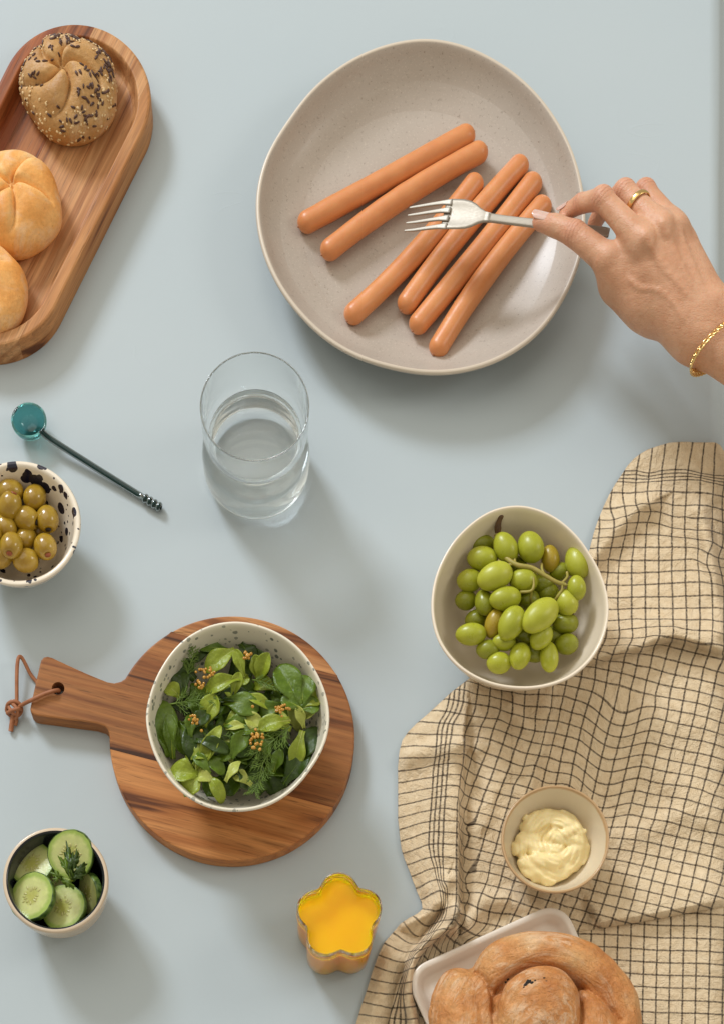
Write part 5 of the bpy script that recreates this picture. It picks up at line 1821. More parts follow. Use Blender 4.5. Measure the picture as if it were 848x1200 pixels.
for si, (lab, lv) in enumerate(SPR):
    p0 = spx(lv[0][0], lv[0][1], lv[0][2])
    t = thing('lettuce_sprig', p0, lab, 'lettuce', 'lamb\'s lettuce in the salad bowl')
    for li_, (x0, y0, z0, x1, y1, z1, w, bd, cp, cl, tone) in enumerate(lv):
        xm, ym = 420 + (x0 - 420) * 1.05, 440 + (y0 - 440) * 1.06
        xn, yn = 420 + (x1 - 420) * 1.05, 440 + (y1 - 440) * 1.06
        A, B = spx(xm, ym, z0 + 0.002), spx(xn, yn, z1 + 0.002)
        L = np.linalg.norm(B - A)
        V, F = leaf_mesh(A, B + (B - A) * (0.05 + 0.10 * cl), w / ZS / PPM * 1.10, bd * 0.8, cp, curl=cl, wave=0.10, seed=si * 3 + li_, twist=0.25 * math.sin(si * 2 + li_ * 1.7))
        lf = mk('leaf', V, F, LEAFM[tone], t, solid=0.0005)
        # pale midrib
        mid = V.reshape(18, 9, 3)[:, 4] + [0, 0, 0.00012]
        if tone != 3:
            mk('midrib', *tube(mid[:15], list(np.linspace(0.0008, 0.0003, 15)), 5), LEAFM[min(3, tone + 1)], lf)
# darker leaves filling the bowl below, shade of the gaps put into their colour
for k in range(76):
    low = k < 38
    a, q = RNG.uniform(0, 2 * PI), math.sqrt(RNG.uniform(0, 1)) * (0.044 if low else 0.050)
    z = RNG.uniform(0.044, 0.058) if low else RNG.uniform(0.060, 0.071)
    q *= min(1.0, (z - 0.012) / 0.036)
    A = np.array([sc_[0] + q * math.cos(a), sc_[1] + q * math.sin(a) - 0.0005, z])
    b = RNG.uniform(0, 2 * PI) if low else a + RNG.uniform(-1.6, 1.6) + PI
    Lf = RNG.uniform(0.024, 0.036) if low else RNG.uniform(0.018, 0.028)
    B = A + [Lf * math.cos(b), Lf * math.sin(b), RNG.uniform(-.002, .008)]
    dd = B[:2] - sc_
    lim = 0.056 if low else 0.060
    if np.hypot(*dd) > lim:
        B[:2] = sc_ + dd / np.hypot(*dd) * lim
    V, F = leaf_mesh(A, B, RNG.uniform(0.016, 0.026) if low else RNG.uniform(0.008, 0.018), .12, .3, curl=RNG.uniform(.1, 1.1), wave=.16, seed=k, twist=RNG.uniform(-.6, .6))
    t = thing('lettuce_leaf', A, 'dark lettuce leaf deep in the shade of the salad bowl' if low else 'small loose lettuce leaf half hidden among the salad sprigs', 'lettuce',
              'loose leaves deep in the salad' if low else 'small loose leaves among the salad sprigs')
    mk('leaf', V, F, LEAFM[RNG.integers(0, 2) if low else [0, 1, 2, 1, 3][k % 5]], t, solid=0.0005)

M_dill = m_simple('dill', (0.085, 0.150, 0.014), 0.5, col2=(0.16, 0.25, 0.035), nscale=150)
DILL = [((140, 380, .070), (345, 350, .071), 'feathery dill sprig across the left of the salad', 26, 70), ((215, 265, .064), (235, 150, .072), 'dark dill sprig standing at the upper left of the salad', 20, 50),
        ((640, 470, .069), (480, 590, .071), 'feathery dill sprig across the right of the salad', 26, 80), ((560, 570, .066), (480, 750, .066), 'dill sprig hanging towards the lower rim', 26, 70), ((480, 280, .069), (600, 310, .070), 'short dill sprig at the top right of the salad', 14, 40),
        ((360, 510, .067), (440, 490, .069), 'tiny dill tip near the middle of the salad', 10, 34)]
for di, (a, b, lab, nb, ln) in enumerate(DILL):
    A, B = spx(*a) + [0, 0, .004], spx(*b) + [0, 0, .004]
    n = 20
    path = spline([A, A + (B - A) * .33 + RNG.normal(0, .0015, 3), A + (B - A) * .66 + RNG.normal(0, .0015, 3), B], n)
    t = thing('dill_sprig', A, lab, 'dill', 'dill in the salad')
    mk('stem', *tube(path, list(np.linspace(.0006, .00035, n)), 5), M_dill, t)
    parts = []
    ax = (B - A) / np.linalg.norm(B - A)
    sd = np.cross(ax, (0, 0, 1))
    for k in range(nb):
        p = path[int(2 + (n - 3) * k / nb)]
        s = 1 if k % 2 else -1
        L = ln / ZS / PPM * RNG.uniform(.6, 1.1) * (1 - .5 * k / nb)
        d = ax * RNG.uniform(.5, .9) + sd * s * RNG.uniform(.4, .9) + np.array([0, 0, RNG.uniform(-.1, .35)])
        d /= np.linalg.norm(d)
        e = p + d * L
        parts.append(tube([p, (p + e) / 2 + [0, 0, .0006], e], [.00030, .00027, .00020], 4))
        for q in range(5):
            w = (q + 1) / 6
            p2 = p + d * L * w
            d2 = d + np.cross(d, (0, 0, 1)) * (1 if q % 2 else -1) * RNG.uniform(.5, .9) + [0, 0, RNG.uniform(-.2, .3)]
            parts.append(tube([p2, p2 + d2 / np.linalg.norm(d2) * L * .42 * (1.1 - w * .5)], [.00027, .00017], 4))
    mk('fronds', *join(parts), M_dill, t, kind='stuff')

M_must = m_simple('mustard_seed', (0.44, 0.20, 0.016), 0.28, col2=(0.62, 0.34, 0.05), nscale=120, coat=0.3)
MUST = [((290, 248), 20, (44, 22), .077, 'larger golden mustard seed cluster at the upper left of the salad'), ((268, 298), 12, (22, 16), .075, 'small mustard seed clump just below the upper left cluster'), ((461, 183), 13, (20, 20), .076, 'round mustard seed cluster at the top of the salad'),
        ((603, 405), 18, (34, 26), .079, 'mustard seed cluster on the right beside the leaf rosette'), ((500, 528), 26, (28, 46), .077, 'tall mustard seed cluster right of the salad\'s middle'), ((237, 445), 14, (24, 18), .076, 'mustard seed cluster left of the middle of the salad'),
        ((272, 490), 1, (1, 1), .076, 'single mustard seed on a dark leaf at the left'), ((481, 390), 1, (1, 1), .079, 'single mustard seed on the round leaf in the middle')]
for (p, n, sp, z, lab) in MUST:
    parts = []
    for k in range(n):
        a, q = RNG.uniform(0, 2 * PI), math.sqrt(RNG.uniform(0, 1))
        c = spx(p[0] + sp[0] * q * math.cos(a), p[1] + sp[1] * q * math.sin(a), z - .0015 + (1 - q) * .0025)
        r = RNG.uniform(.00105, .0014)
        c[2] += 0.004
        parts.append(ellipsoid(c, r, r, r, nu=10, nv=8))
    V, F = join(parts)
    o = mk('mustard_seeds', V, F, M_must)
    tag(o, lab, 'mustard seeds', 'mustard seeds on the salad')

# ------------------------------------------------------------------ bread tray and plaited loaf
TT = math.radians(24.5)
TH = 0.017
tc0 = at(493, 1147, TH)[:2]
ux = np.array([math.cos(TT), math.sin(TT)])
uy = np.array([math.sin(TT), -math.cos(TT)])
TW, TL = 0.1455, 0.235


def rrect(w, l, r, inset, n=10):
    pts = []
    for (cx, cyy, a0) in ((r, r, PI), (w - r, r, 1.5 * PI), (w - r, l - r, 0), (r, l - r, .5 * PI)):
        for k in range(n):
            a = a0 + .5 * PI * k / (n - 1)
            pts.append((cx + (r - inset) * math.cos(a), cyy + (r - inset) * math.sin(a)))
    return np.array(pts)


corner = tc0 - ux * 0.012 - uy * 0.012
rings = []
for ins, z in ((.012, .0034), (.009, .0038), (.002, .010), (.0004, TH - .002), (.0006, TH - .0004), (.0018, TH), (.0040, TH - .0002), (.0062, TH - .0012), (.0100, .0098), (.0125, .0080), (.0180, .0074)):
    q = rrect(TW, TL, .021, ins)
    rings.append(np.concatenate([corner + q[:, :1] * ux + q[:, 1:] * uy, np.full((len(q), 1), z)], 1))
n = len(rings[0])
F = gridf(len(rings), n, False, True).tolist()
F.append([(len(rings) - 1) * n + k for k in range(n)][::-1])
F.append(list(range(n)))
tr_ = mk('bread_tray', np.concatenate(rings), F, M_tray, base=(*(corner + ux * TW / 2 + uy * TL / 2), .0034))
tag(tr_, 'ivory ceramic tray with rounded corners and raised edge under the loaf', 'tray')

bq = lambda x, y, z: at(480 + x / 3.03, 1060 + y / 3.03, z)
lz = lambda r: r
strands = [
    ([(268, 300, .037), (318, 226, .040), (395, 188, .0425), (500, 184, .0435), (588, 208, .0425), (655, 256, .041), (708, 318, .040), (736, 400, .039), (720, 520, .040), (640, 640, .038)], [.0180, .0195, .0195, .0195, .0195, .0195, .0195, .0195, .020, .020]),
    ([(175, 320, .034), (170, 400, .036), (210, 500, .038), (300, 600, .036), (420, 650, .036), (560, 650, .036)], [.0215, .0245, .0245, .024, .023, .021]),
    ([(240, 300, .034), (270, 360, .036), (300, 460, .038)], [.018, .02, .022]),
    ([(632, 352, .043), (652, 410, .0455), (640, 480, .047), (600, 560, .045)], [.0150, .0195, .023, .022]),
]
knots = [(bq(457, 395, .0560), .0365, .0460, .0225), (bq(440, 500, .046), .036, .04, .026)]


def loaf_sdf(P):
    d = None
    for pts, r in strands:
        A = [bq(*p) for p in pts]
        S = spline(A, 4 * len(A))
        R_ = np.interp(np.linspace(0, 1, len(S)), np.linspace(0, 1, len(r)), r)
        ds = None
        for i in range(len(S) - 1):
            e = sd_cone(P, S[i], S[i + 1], R_[i], R_[i + 1], 0.95)
            ds = e if ds is None else np.minimum(ds, e)
        d = ds if d is None else smin(d, ds, 0.0006)
    for c, a, b, h in knots:
        q = (P - c.astype(np.float32))
        t = 0.18
        x = q[..., 0] * math.cos(t) - q[..., 1] * math.sin(t)
        y = q[..., 0] * math.sin(t) + q[..., 1] * math.cos(t)
        k = np.sqrt((x / a) ** 2 + (y / b) ** 2 + (q[..., 2] / h) ** 2)
        d = smin(d, (k - 1) * min(a, b, h), 0.0005)
    body = sd_cone(P, bq(450, 380, .020), bq(470, 520, .020), .045, .045, .5)
    d = smin(d, body, 0.003)
    for pts, z, dep, w in (([(300, 420), (300, 345), (318, 288), (360, 243), (425, 214), (500, 210), (560, 230), (598, 275), (614, 340), (612, 430)], .064, .0050, .0030),
                           ([(596, 268), (640, 303), (700, 352), (748, 410)], .058, .0040, .0026), ([(236, 232), (262, 262), (288, 310), (298, 380)], .054, .0040, .0028)):
        S = spline([bq(x, y, z) for x, y in pts], 5 * len(pts))[:, :2].astype(np.float32)
        m2 = None
        for i in range(len(S) - 1):
            a, b = S[i], S[i + 1]
            e = b - a
            t = np.clip(((P[..., :2] - a) @ e) / float(e @ e), 0, 1)
            q = P[..., :2] - a - t[..., None] * e
            q = (q * q).sum(-1)
            m2 = q if m2 is None else np.minimum(m2, q)
        d = d + dep * (0.65 * np.exp(-m2 / (w * w * 0.25)) + 0.35 * np.exp(-m2 / (w * w * 2))) * np.clip((P[..., 2] - 0.03) / 0.015, 0, 1)
    # slow swelling and flaky crust lines
    d = d + 0.0007 * np.sin(P[..., 0] * 150 + 2 * np.sin(P[..., 1] * 90)) * np.sin(P[..., 1] * 170 + P[..., 2] * 120)
    return d


lo, hi = bq(50, 700, .0) - .012, bq(830, 90, .08) + .014
lo = np.array([min(bq(50, 700, .0)[0], bq(50, 90, .08)[0]) - .01, bq(50, 700, .08)[1] - .03, .0076])
hi = np.array([bq(840, 90, .0)[0] + .01, bq(50, 80, .0)[1] + .012, .084])
V, F = surface_nets(loaf_sdf, lo, hi, 0.0013)
mcr, M_loaf = m_crust('loaf_crust', [(0.52, 0.175, 0.038), (0.68, 0.290, 0.085), (0.80, 0.46, 0.19)], 26, 0.0, 0.5)
# stretch lines of the flaky crust
cxy = mcr.n('ShaderNodeSeparateXYZ')
mcr.l(mcr.coord(), cxy.inputs[0])
lx, ly = mcr.math('ADD', cxy.outputs[0], 0.0), mcr.math('ADD', cxy.outputs[1], 0.012)
rad_ = mcr.math('SQRT', mcr.math('ADD', mcr.math('MULTIPLY', lx, lx), mcr.math('MULTIPLY', ly, ly)))
ang_ = mcr.math('ARCTAN2', ly, lx)
pol = mcr.n('ShaderNodeCombineXYZ')
mcr.l(rad_, pol.inputs[0])
mcr.l(mcr.math('MULTIPLY', ang_, 0.012), pol.inputs[1])
mcr.l(cxy.outputs[2], pol.inputs[2])
fla = mcr.noise(pol.outputs[0], 170, 6, 0.72, 0.8)
flb = mcr.noise(mcr.coord(), 34, 3)
ff = mcr.math('MULTIPLY', mcr.ramp(fla, [(0.46, 0.0), (0.54, 1.0)]), mcr.ramp(flb, [(0.42, 0.0), (0.60, 1.0)]))
oc_ = mcr.p.inputs['Base Color'].links[0].from_socket
mcr.set(color=mcr.mix(mcr.math('MULTIPLY', ff, 0.48), oc_, (0.90, 0.68, 0.46)))
old = mcr.p.inputs['Normal'].links[0].from_socket
mcr.set(rough=mcr.ramp(flb, [(0.3, 0.30), (0.7, 0.52)]), spec=0.5)
mcr.bump(mcr.noise(mcr.coord(), 150, 5, 0.7, 0.8), 0.9, 0.0022, mcr.bump(fla, 1.0, 0.0028, old))
loaf = thing('braided_loaf', (*at(625, 1180, 0)[:2], .0076), 'round plaited loaf with floury golden crust on the ivory tray', 'bread')
mk('crust', V, F, M_loaf, loaf, sub=1)
M_tear = m_simple('tear_shade', (0.012, 0.008, 0.006), 0.8)  # dark blobs on the crust stand in for the shaded crack
parts = []
for (x, y, r) in ((412, 287, .0021), (424, 276, .0027), (436, 279, .0018), (446, 270, .0012), (405, 294, .0010), (476, 262, .0011), (484, 272, .0009), (350, 268, .0014), (342, 276, .0012)):
    for it in range(4):          # walk down the line of sight to the crust
        zz = np.linspace(.03, .085, 300)
        Q = np.array([bq(x, y, z) for z in zz]).astype(np.float32)
        kk = np.where(loaf_sdf(Q) < 0)[0]
        break
    c = Q[kk[-1]].astype(float)
    Vv, Ff = ellipsoid(c - [0, 0, r * 0.18], r * 1.25, r * .85, r * 0.30, nu=12, nv=8)
    Vv += 0.25 * r * np.stack([noise3(Vv, 1800, 3), noise3(Vv, 1800, 4), 0 * Vv[:, 0]], 1)
    parts.append((Vv, Ff))
mk('crust_tear', *join(parts), M_tear, loaf)['label'] = 'small black tear in the crust'

# ------------------------------------------------------------------ fork
M_steel = NT('brushed_steel')
m = M_steel
v_ = m.coord()
m.set(color=(0.44, 0.40, 0.34), metal=1.0, rough=m.ramp(m.noise(m.coord(scale=(6, 200, 200)), 8, 3), [(0.3, 0.52), (0.7, 0.64)]))
m.bump(m.noise(m.coord(scale=(4, 220, 220)), 8, 2), 0.06, 0.0005)
fk = thing('fork', at(590, 256, .05), 'brushed steel dinner fork held above the sausages', 'fork')
F0, F1 = at(475, 248.5, .050), at(713, 273, .079)
fd = (F1 - F0)
FL = np.linalg.norm(fd)
fd /= FL
fs = np.cross(fd, (0, 0, 1))
fs /= np.linalg.norm(fs)
fu = np.cross(fs, fd)
FS = FL / 237.0      # metres per traced pixel along the fork


def zprof(s):
    """arching of the fork along its length (s in traced px from the tine tips)"""
    return -0.0085 * math.exp(-((s + 6) / 34) ** 2) + 0.0042 * math.exp(-((s - 72) / 40) ** 2) + 0.0022 * math.exp(-((s - 150) / 45) ** 2)


def fpt(s, w, z):
    return F0 + fd * s * FS + fs * w + fu * (zprof(s) + z)


def bar(secs):
    """secs: list of (s, centre w, half width, half thickness)"""
    V = []
    for (s, w, hw, ht) in secs:
        for (a, b) in ((-1, -.55), (-.8, -1), (.8, -1), (1, -.55), (1, .55), (.8, 1), (-.8, 1), (-1, .55)):
            V.append(fpt(s, w + hw * a, ht * b))
    n = 8
    F = gridf(len(secs), n, False, True).tolist()
    F.append(list(range(n))[::-1])
    F.append([(len(secs) - 1) * n + k for k in range(n)])
    return np.array(V), F


HWD = 0.0121
for k in range(4):
    w = (-1.5 + k) * 0.0066
    secs = [(0.0, w * 0.97, .0004, .0003), (1.5, w * 0.97, .0008, .0005), (10, w, .00115, .0008), (25, w, .00135, .0009), (40, w, .00165, .0009), (46, w, .0022, .0009), (52, w, .0026, .0008)]
    mk('tine', *bar(secs), M_steel.m, fk, sub=1)
hs = [(44.5, 0, HWD * 1.0, .00085), (47, 0, HWD, .0010), (50, 0, HWD, .0010), (55, 0, HWD * 1.01, .0010), (65, 0, HWD, .0010), (74, 0, HWD * .93, .0011), (81, 0, HWD * .76, .0012), (87, 0, HWD * .52, .0014), (93, 0, HWD * .36, .0015), (100, 0, HWD * .30, .0016)]


def head():
    V = []
    nw = 13
    for s, w, hw, ht in hs:
        for sgn in (1, -1):
            for j in range(nw):
                x = j / (nw - 1) * 2 - 1
                x = x if sgn > 0 else -x
                dish = -0.0022 * (1 - x * x) * sstep(100, 60, s)
                V.append(fpt(s, hw * x, sgn * ht * (1 if abs(x) < .99 else .4) + dish))
    n = nw * 2
    F = gridf(len(hs), n, False, True).tolist()
    F.append(list(range(n))[::-1])
    F.append([(len(hs) - 1) * n + k for k in range(n)])
    return np.array(V), F


mk('head', *head(), M_steel.m, fk)
hd = [(98, 0, .0034, .0016), (110, 0, .0032, .0018), (130, 0, .0032, .0017), (160, 0, .0034, .0016), (190, 0, .0038, .0015), (215, 0, .0042, .0015), (232, 0, .0044, .0014), (237, 0, .0036, .0012)]
mk('handle', *bar(hd), M_steel.m, fk, sub=2)

# ------------------------------------------------------------------ hand
hj = lambda x, y, z: at(x, y, z / 1000.0)
mm = 0.001
TH_ = [hj(633, 260, 76), hj(650, 264.5, 79.5), hj(673, 274, 86), hj(712, 305, 90), hj(758, 352, 80)]
IN_ = [hj(663, 249, 74), hj(681, 238, 86), hj(705, 233, 103), hj(753, 284, 110)]
MI_ = [hj(696, 262, 62), hj(708, 241, 76), hj(731, 225, 96), hj(775, 268, 109)]
RI_ = [hj(741, 273, 52), hj(742, 246, 65), hj(755, 224, 87), hj(790, 268, 102)]
LI_ = [hj(765, 296, 45), hj(764, 270, 54), hj(772, 246, 72), hj(797, 285, 90)]
WA, WB = hj(815, 393, 80), hj(827, 366, 84)
chains = [  # points, radii mm, blend
    (TH_[:1] + TH_[1:], [6.9, 8.0, 9.5, 11.2, 14.5]),
    (IN_, [5.9, 7.0, 8.3, 10.6]),
    (MI_, [5.9, 7.0, 8.3, 10.6]),
    (RI_, [5.8, 6.8, 8.0, 10.2]),
    (LI_, [5.2, 6.0, 7.0, 9.4]),
]
palm = [(hj(753, 286, 103), WA, 13.0, 17.0), (hj(772, 271, 102), hj(821, 380, 84), 12.5, 17.0), (hj(789, 271, 95), WB, 12.0, 16.5), (hj(796, 288, 84), WB, 10.5, 16.0),
        (hj(764, 320, 94), hj(800, 372, 86), 17.0, 18.0), (hj(757, 352, 80), WA, 16.5, 17.5), (hj(722, 324, 78), hj(757, 356, 76), 14.0, 18.5), (hj(738, 300, 92), hj(722, 318, 84), 9.5, 11.0),
        (hj(722, 338, 68), hj(770, 366, 68), 12.0, 17.0)]
arm = [(WA, hj(900, 446, 78), 17.5, 19.5), (WB, hj(914, 412, 82), 17.0, 19.5), (hj(900, 446, 78), hj(1080, 575, 84), 19.5, 28), (hj(914, 412, 82), hj(1100, 535, 88), 19.5, 28), (hj(1080, 560, 86), hj(1200, 650, 90), 34, 38)]
tend = [(hj(754, 282, 116), hj(800, 352, 99)), (hj(775, 266, 115), hj(808, 348, 98)), (hj(790, 266, 109), hj(818, 346, 97))]
veins = [[hj(738, 315, 108), hj(752, 330, 107), hj(768, 338, 105), hj(786, 356, 101), hj(798, 376, 98)], [hj(768, 300, 113), hj(776, 318, 110), hj(790, 332, 106), hj(806, 356, 100)]]


DETAIL = []


def hand_sdf(P):
    def ch(pts, rad):
        d = None
        for a, b, ra, rb_ in zip(pts[:-1], pts[1:], rad[:-1], rad[1:]):
            e = sd_cone(P, a, b, ra * mm, rb_ * mm)
            d = e if d is None else smin(d, e, 0.0022)
        return d
    pm = None
    for a, b, ra, rb_ in palm + arm:
        e = sd_cone(P, a, b, ra * mm, rb_ * mm)
        pm = e if pm is None else smin(pm, e, 0.011)
    d = pm
    fingers = [ch(*c) for c in chains]
    f = fingers[1]
    for g in fingers[2:]:
        f = smin(f, g, 0.0012)
    d = smin(d, f, 0.0075)
    d = smin(d, fingers[0], 0.0085)
    for a, b, ra, rb_, k in DETAIL:
        d = smin(d, sd_cone(P, a, b, ra, rb_), k)
    # knuckles and tendons
    for c, r in ((IN_[3] + [0, 0, .0055], 6.6), (MI_[3] + [0, 0, .0055], 6.4), (RI_[3] + [0, 0, .005], 6.2), (IN_[2] + [0, 0, .0022], 6.9), (MI_[2] + [0, 0, .0022], 6.9), (RI_[2] + [0, 0, .002], 6.6), (TH_[3] + [0, 0, .003], 8.8)):
        d = smin(d, sd_cone(P, c, c + 1e-5, r * mm, r * mm), 0.005)
    # ulna head at the wrist
    c = hj(836, 356, 96)
    d = smin(d, sd_cone(P, c, c + 1e-5, .008, .008), 0.010)
    return d


def settle(p, depth):
    """drop a point straight down on to the skin, sunk by depth"""
    zz = np.linspace(0.04, 0.14, 400)
    q = np.stack([np.full(400, p[0]), np.full(400, p[1]), zz], 1).astype(np.float32)
    d = hand_sdf(q)
    k = np.where(d < 0)[0]
    return np.array([p[0], p[1], zz[k[-1]] - depth])


det = []
for a, b in tend:
    S = [settle(a + (b - a) * t, 0.0012 if t > 0.1 else 0.002) for t in np.linspace(0, 1, 9)]
    for k in range(8):
        det.append((S[k], S[k + 1], .0024 - .0001 * k, .0023 - .0001 * k, 0.0030))
for vn in veins:
    S = [settle(q, 0.0012) for q in spline(vn, 12)]
    for k in range(11):
        det.append((S[k], S[k + 1], .0013, .0013, 0.0022))
DETAIL += det


allp = np.array([p for c in chains for p in c[0]] + [a for s in palm for a in s[:2]])
lo = allp.min(0) - .020
hi = allp.max(0) + .022
hi[0] = hj(1230, 600, 90)[0] + .0
lo[1] = hj(1230, 690, 80)[1] - .01
# fine mesh of hand and wrist with the forearm in the same field
V, F = surface_nets(hand_sdf, lo, hi, 0.0012)
# relax the voxel steps a little
nv = len(V)
e = np.concatenate([F[:, [0, 1]], F[:, [1, 2]], F[:, [2, 3]], F[:, [3, 0]]])
cnt = np.bincount(e.ravel(), minlength=nv).astype(float)[:, None]
for it in range(3):
    s = np.zeros((nv, 3))
    for k in range(3):
        s[:, k] = np.bincount(e[:, 0], V[e[:, 1], k], nv) + np.bincount(e[:, 1], V[e[:, 0], k], nv)
    V = V * 0.45 + s / np.maximum(cnt, 1) * 0.55

hbase = hj(820, 380, 60)
person = thing('person', hbase, 'right hand and bare forearm reaching in from the right, holding a fork', 'person')
M_skin = NT('skin')
m = M_skin
v_ = m.coord()
at_w = m.n('ShaderNodeAttribute', attribute_name='fold_w')
at_p = m.n('ShaderNodeAttribute', attribute_name='fold_p')
at_r = m.n('ShaderNodeAttribute', attribute_name='flush')
c = m.mix(m.ramp(m.noise(v_, 45, 4), [(0.3, 0.0), (0.7, 1.0)]), (0.590, 0.300, 0.170), (0.69, 0.395, 0.245))
c = m.mix(m.math('MULTIPLY', m.ramp(m.noise(v_, 210, 3), [(0.5, 0.0), (0.75, 1.0)]), 0.35), c, (0.50, 0.20, 0.10))
c = m.mix(m.math('MULTIPLY', at_r.outputs['Fac'], 0.5), c, (0.64, 0.27, 0.175))
wobn = m.math('MULTIPLY', m.math('SUBTRACT', m.noise(v_, 150, 3), 0.5), 9.0)
rip = m.math('SINE', m.math('ADD', m.math('MULTIPLY', at_p.outputs['Fac'], 2100.0), wobn))
rip = m.math('MULTIPLY', m.ramp(rip, [(0.0, 0.0), (0.9, 1.0)]), at_w.outputs['Fac'])
c = m.mix(m.math('MULTIPLY', rip, 0.22), c, (0.34, 0.12, 0.07))
m.set(color=c, rough=m.ramp(m.noise(v_, 70, 3), [(0.3, 0.40), (0.7, 0.52)]), sss=0.22, sss_r=(0.009, 0.0035, 0.0018), sss_s=0.6, spec=0.42)
b = m.bump(rip, 0.5, -0.0005)
vo = m.n('ShaderNodeTexVoronoi')
vo.inputs['Scale'].default_value = 700
m.l(m.coord(scale=(1, 1.6, 1), rot=(0, 0, -0.7)), vo.inputs['Vector'])
b = m.bump(vo.outputs['Distance'], 0.4, 0.0005, b)
b = m.bump(m.noise(v_, 160, 4, 0.6), 0.30, 0.0010, b)
m.bump(m.noise(m.coord(scale=(1, 2.2, 1), rot=(0, 0, 0.6)), 70, 4, 0.55, 0.8), 0.3, 0.0022, b)
hand = mk('skin', V, F, M_skin.m, person, base=hbase, sub=1)
fw, fp, fr = np.zeros(nv), np.zeros(nv), np.zeros(nv)
for c, ax, rad in ((TH_[2], TH_[2] - TH_[1], .0075), (IN_[2], IN_[3] - IN_[2], .0065), (MI_[2], MI_[3] - MI_[2], .0060), (RI_[2], RI_[3] - RI_[2], .0060), (IN_[1], IN_[2] - IN_[1], .0045)):
    ax = ax / np.linalg.norm(ax)
    q = V - c
    s = q @ ax
    dd = np.linalg.norm(q - s[:, None] * ax, axis=1)
    w = np.exp(-(s / rad) ** 2) * (dd < .014) * sstep(-.002, .004, q[:, 2])
    fp = np.where(w > fw, s, fp)
    fw = np.maximum(fw, w)
    fr = np.maximum(fr, np.exp(-((s / rad) ** 2 + (dd / .014) ** 2) * .8))
for c in (TH_[0], IN_[0], MI_[0]):
    fr = np.maximum(fr, np.exp(-(np.linalg.norm(V - c, axis=1) / .013) ** 2))
for nm, arr in (('fold_w', fw), ('fold_p', fp), ('flush', fr)):
    a_ = hand.data.attributes.new(nm, 'FLOAT', 'POINT')
    a_.data.foreach_set('value', arr.astype(np.float32))

# thumb nail
M_nail = m_simple('nail', (0.66, 0.42, 0.34), 0.16, col2=(0.72, 0.50, 0.42), nscale=150, coat=0.5, sss=0.2, sss_r=(.004, .002, .001), sss_s=.5)


def nail(tip, prev, r, wid, length, up, shift=0.0, lift=1.0):
    ax = (tip - prev) / np.linalg.norm(tip - prev)
    u = np.asarray(up, float)
    u = u - ax * (u @ ax)
    u /= np.linalg.norm(u)
    s = np.cross(ax, u)
    V = []
    nl, nw = 12, 11
    for i in range(nl):
        t = i / (nl - 1)
        for j in range(nw):
            x = j / (nw - 1) * 2 - 1
            hw = wid * (1 - .55 * max(0, (t - .62) / .38) ** 2.2) * (1 - .22 * max(0, (.25 - t) / .25) ** 2)
            y = hw * x
            al = y / r
            p = tip + ax * (shift + (t - .5) * length) + s * (math.sin(al) * r) + u * (math.cos(al) * r * lift * (1.03 - .05 * (t - .3) ** 2))
            V.append(p)
    return np.array(V), gridf(nl, nw).tolist()


V, F = nail(TH_[0], TH_[1], .0066, .0056, .0135, (-0.15, 0.55, 1.0), .0006)
mk('thumb_nail', V, F, M_nail, person, solid=.0006, sub=1)
V, F = nail(IN_[0], IN_[1], .0060, .0048, .0105, (-0.7, 0.7, 0.25), .0006)
mk('finger_nail', V, F, M_nail, person, solid=.0006, sub=1)

# gold ring and chain bracelet
M_gold = m_simple('gold', (0.83, 0.56, 0.22), 0.2, 1.0, col2=(0.88, 0.62, 0.27), nscale=80)
rc = MI_[2] * 0.64 + MI_[3] * 0.36 + np.array([0, 0, .0004])
ra = frame(MI_[2] - MI_[3])
n1, n2 = 64, 12
V = []
for i in range(n1):
    a = 2 * PI * i / n1
    for j in range(n2):
        b = 2 * PI * j / n2
        r = .0101 + .0008 * math.cos(b)
        V.append(rc + ra @ np.array([r * math.cos(a), r * math.sin(a), .0022 * math.sin(b)]))
mk('ring', np.array(V), gridf(n1, n2, True, True).tolist(), M_gold, person)['label'] = 'plain wide gold band'

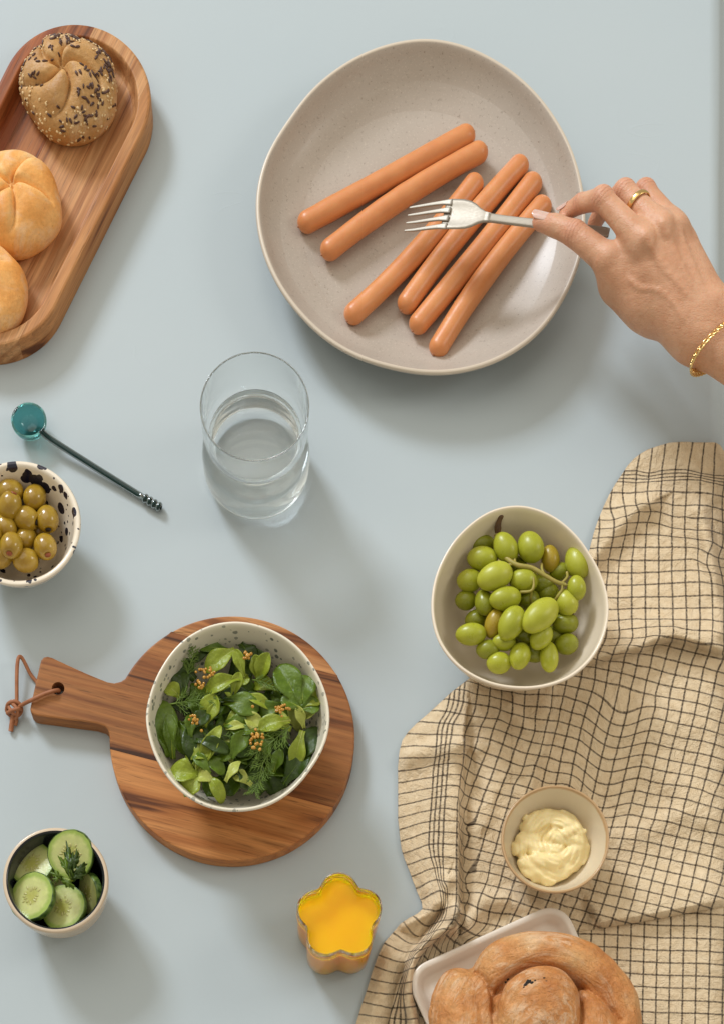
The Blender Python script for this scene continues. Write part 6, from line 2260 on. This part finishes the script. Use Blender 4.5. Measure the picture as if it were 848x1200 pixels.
brace = bpy.data.objects.new('bracelet', None)
COL.objects.link(brace)
brace.parent = person
brace['label'] = 'gold curb chain bracelet'
bcn = hj(846, 401, 81)
brace.location = Vector((bcn - hbase).tolist())
E1 = hj(812, 432, 78) - hj(880, 366, 82)
E1 = E1 / 2
E2 = hj(836, 391, 106) - bcn
E3 = np.cross(E1 / np.linalg.norm(E1), E2 / np.linalg.norm(E2))
lm = bpy.data.meshes.new('link')
V = []
for i in range(16):
    a = 2 * PI * i / 16
    for j in range(6):
        b = 2 * PI * j / 6
        cx, cyy = math.cos(a), math.sin(a)
        V.append(((.0036 + .0009 * math.cos(b)) * cx, (.0023 + .0009 * math.cos(b)) * cyy, .0009 * math.sin(b)))
lm.from_pydata([tuple(p) for p in V], [], gridf(16, 6, True, True).tolist())
lm.shade_smooth()
lm.materials.append(M_gold)
# follow the wrist: push each link just outside the skin
tt = np.linspace(0, 2 * PI, 720)
ring3 = bcn + np.cos(tt)[:, None] * E1 * 1.05 + np.sin(tt)[:, None] * E2 * 1.05
ln = np.concatenate([[0], np.cumsum(np.linalg.norm(np.diff(ring3, axis=0), axis=1))])
NL = int(ln[-1] / .0047)
from mathutils import Matrix
for k in range(NL):
    s = ln[-1] * k / NL
    p = np.array([np.interp(s, ln, ring3[:, q]) for q in range(3)])
    p2 = np.array([np.interp((s + .001) % ln[-1], ln, ring3[:, q]) for q in range(3)])
    tx = (p2 - p) / np.linalg.norm(p2 - p)
    outn = (p - bcn) / np.linalg.norm(p - bcn)
    outn = outn - tx * (outn @ tx)
    outn /= np.linalg.norm(outn)
    sy = np.cross(outn, tx)
    # curb links lie twisted against each other
    w = 0.75
    z2 = outn * math.cos(w) + sy * math.sin(w)
    y2 = np.cross(z2, tx)
    o = bpy.data.objects.new('link', lm)
    COL.objects.link(o)
    o.parent = brace
    o.location = Vector((p - bcn).tolist())
    o.rotation_mode = 'QUATERNION'
    o.rotation_quaternion = Matrix(np.stack([tx, y2, z2], 1).tolist()).to_quaternion()
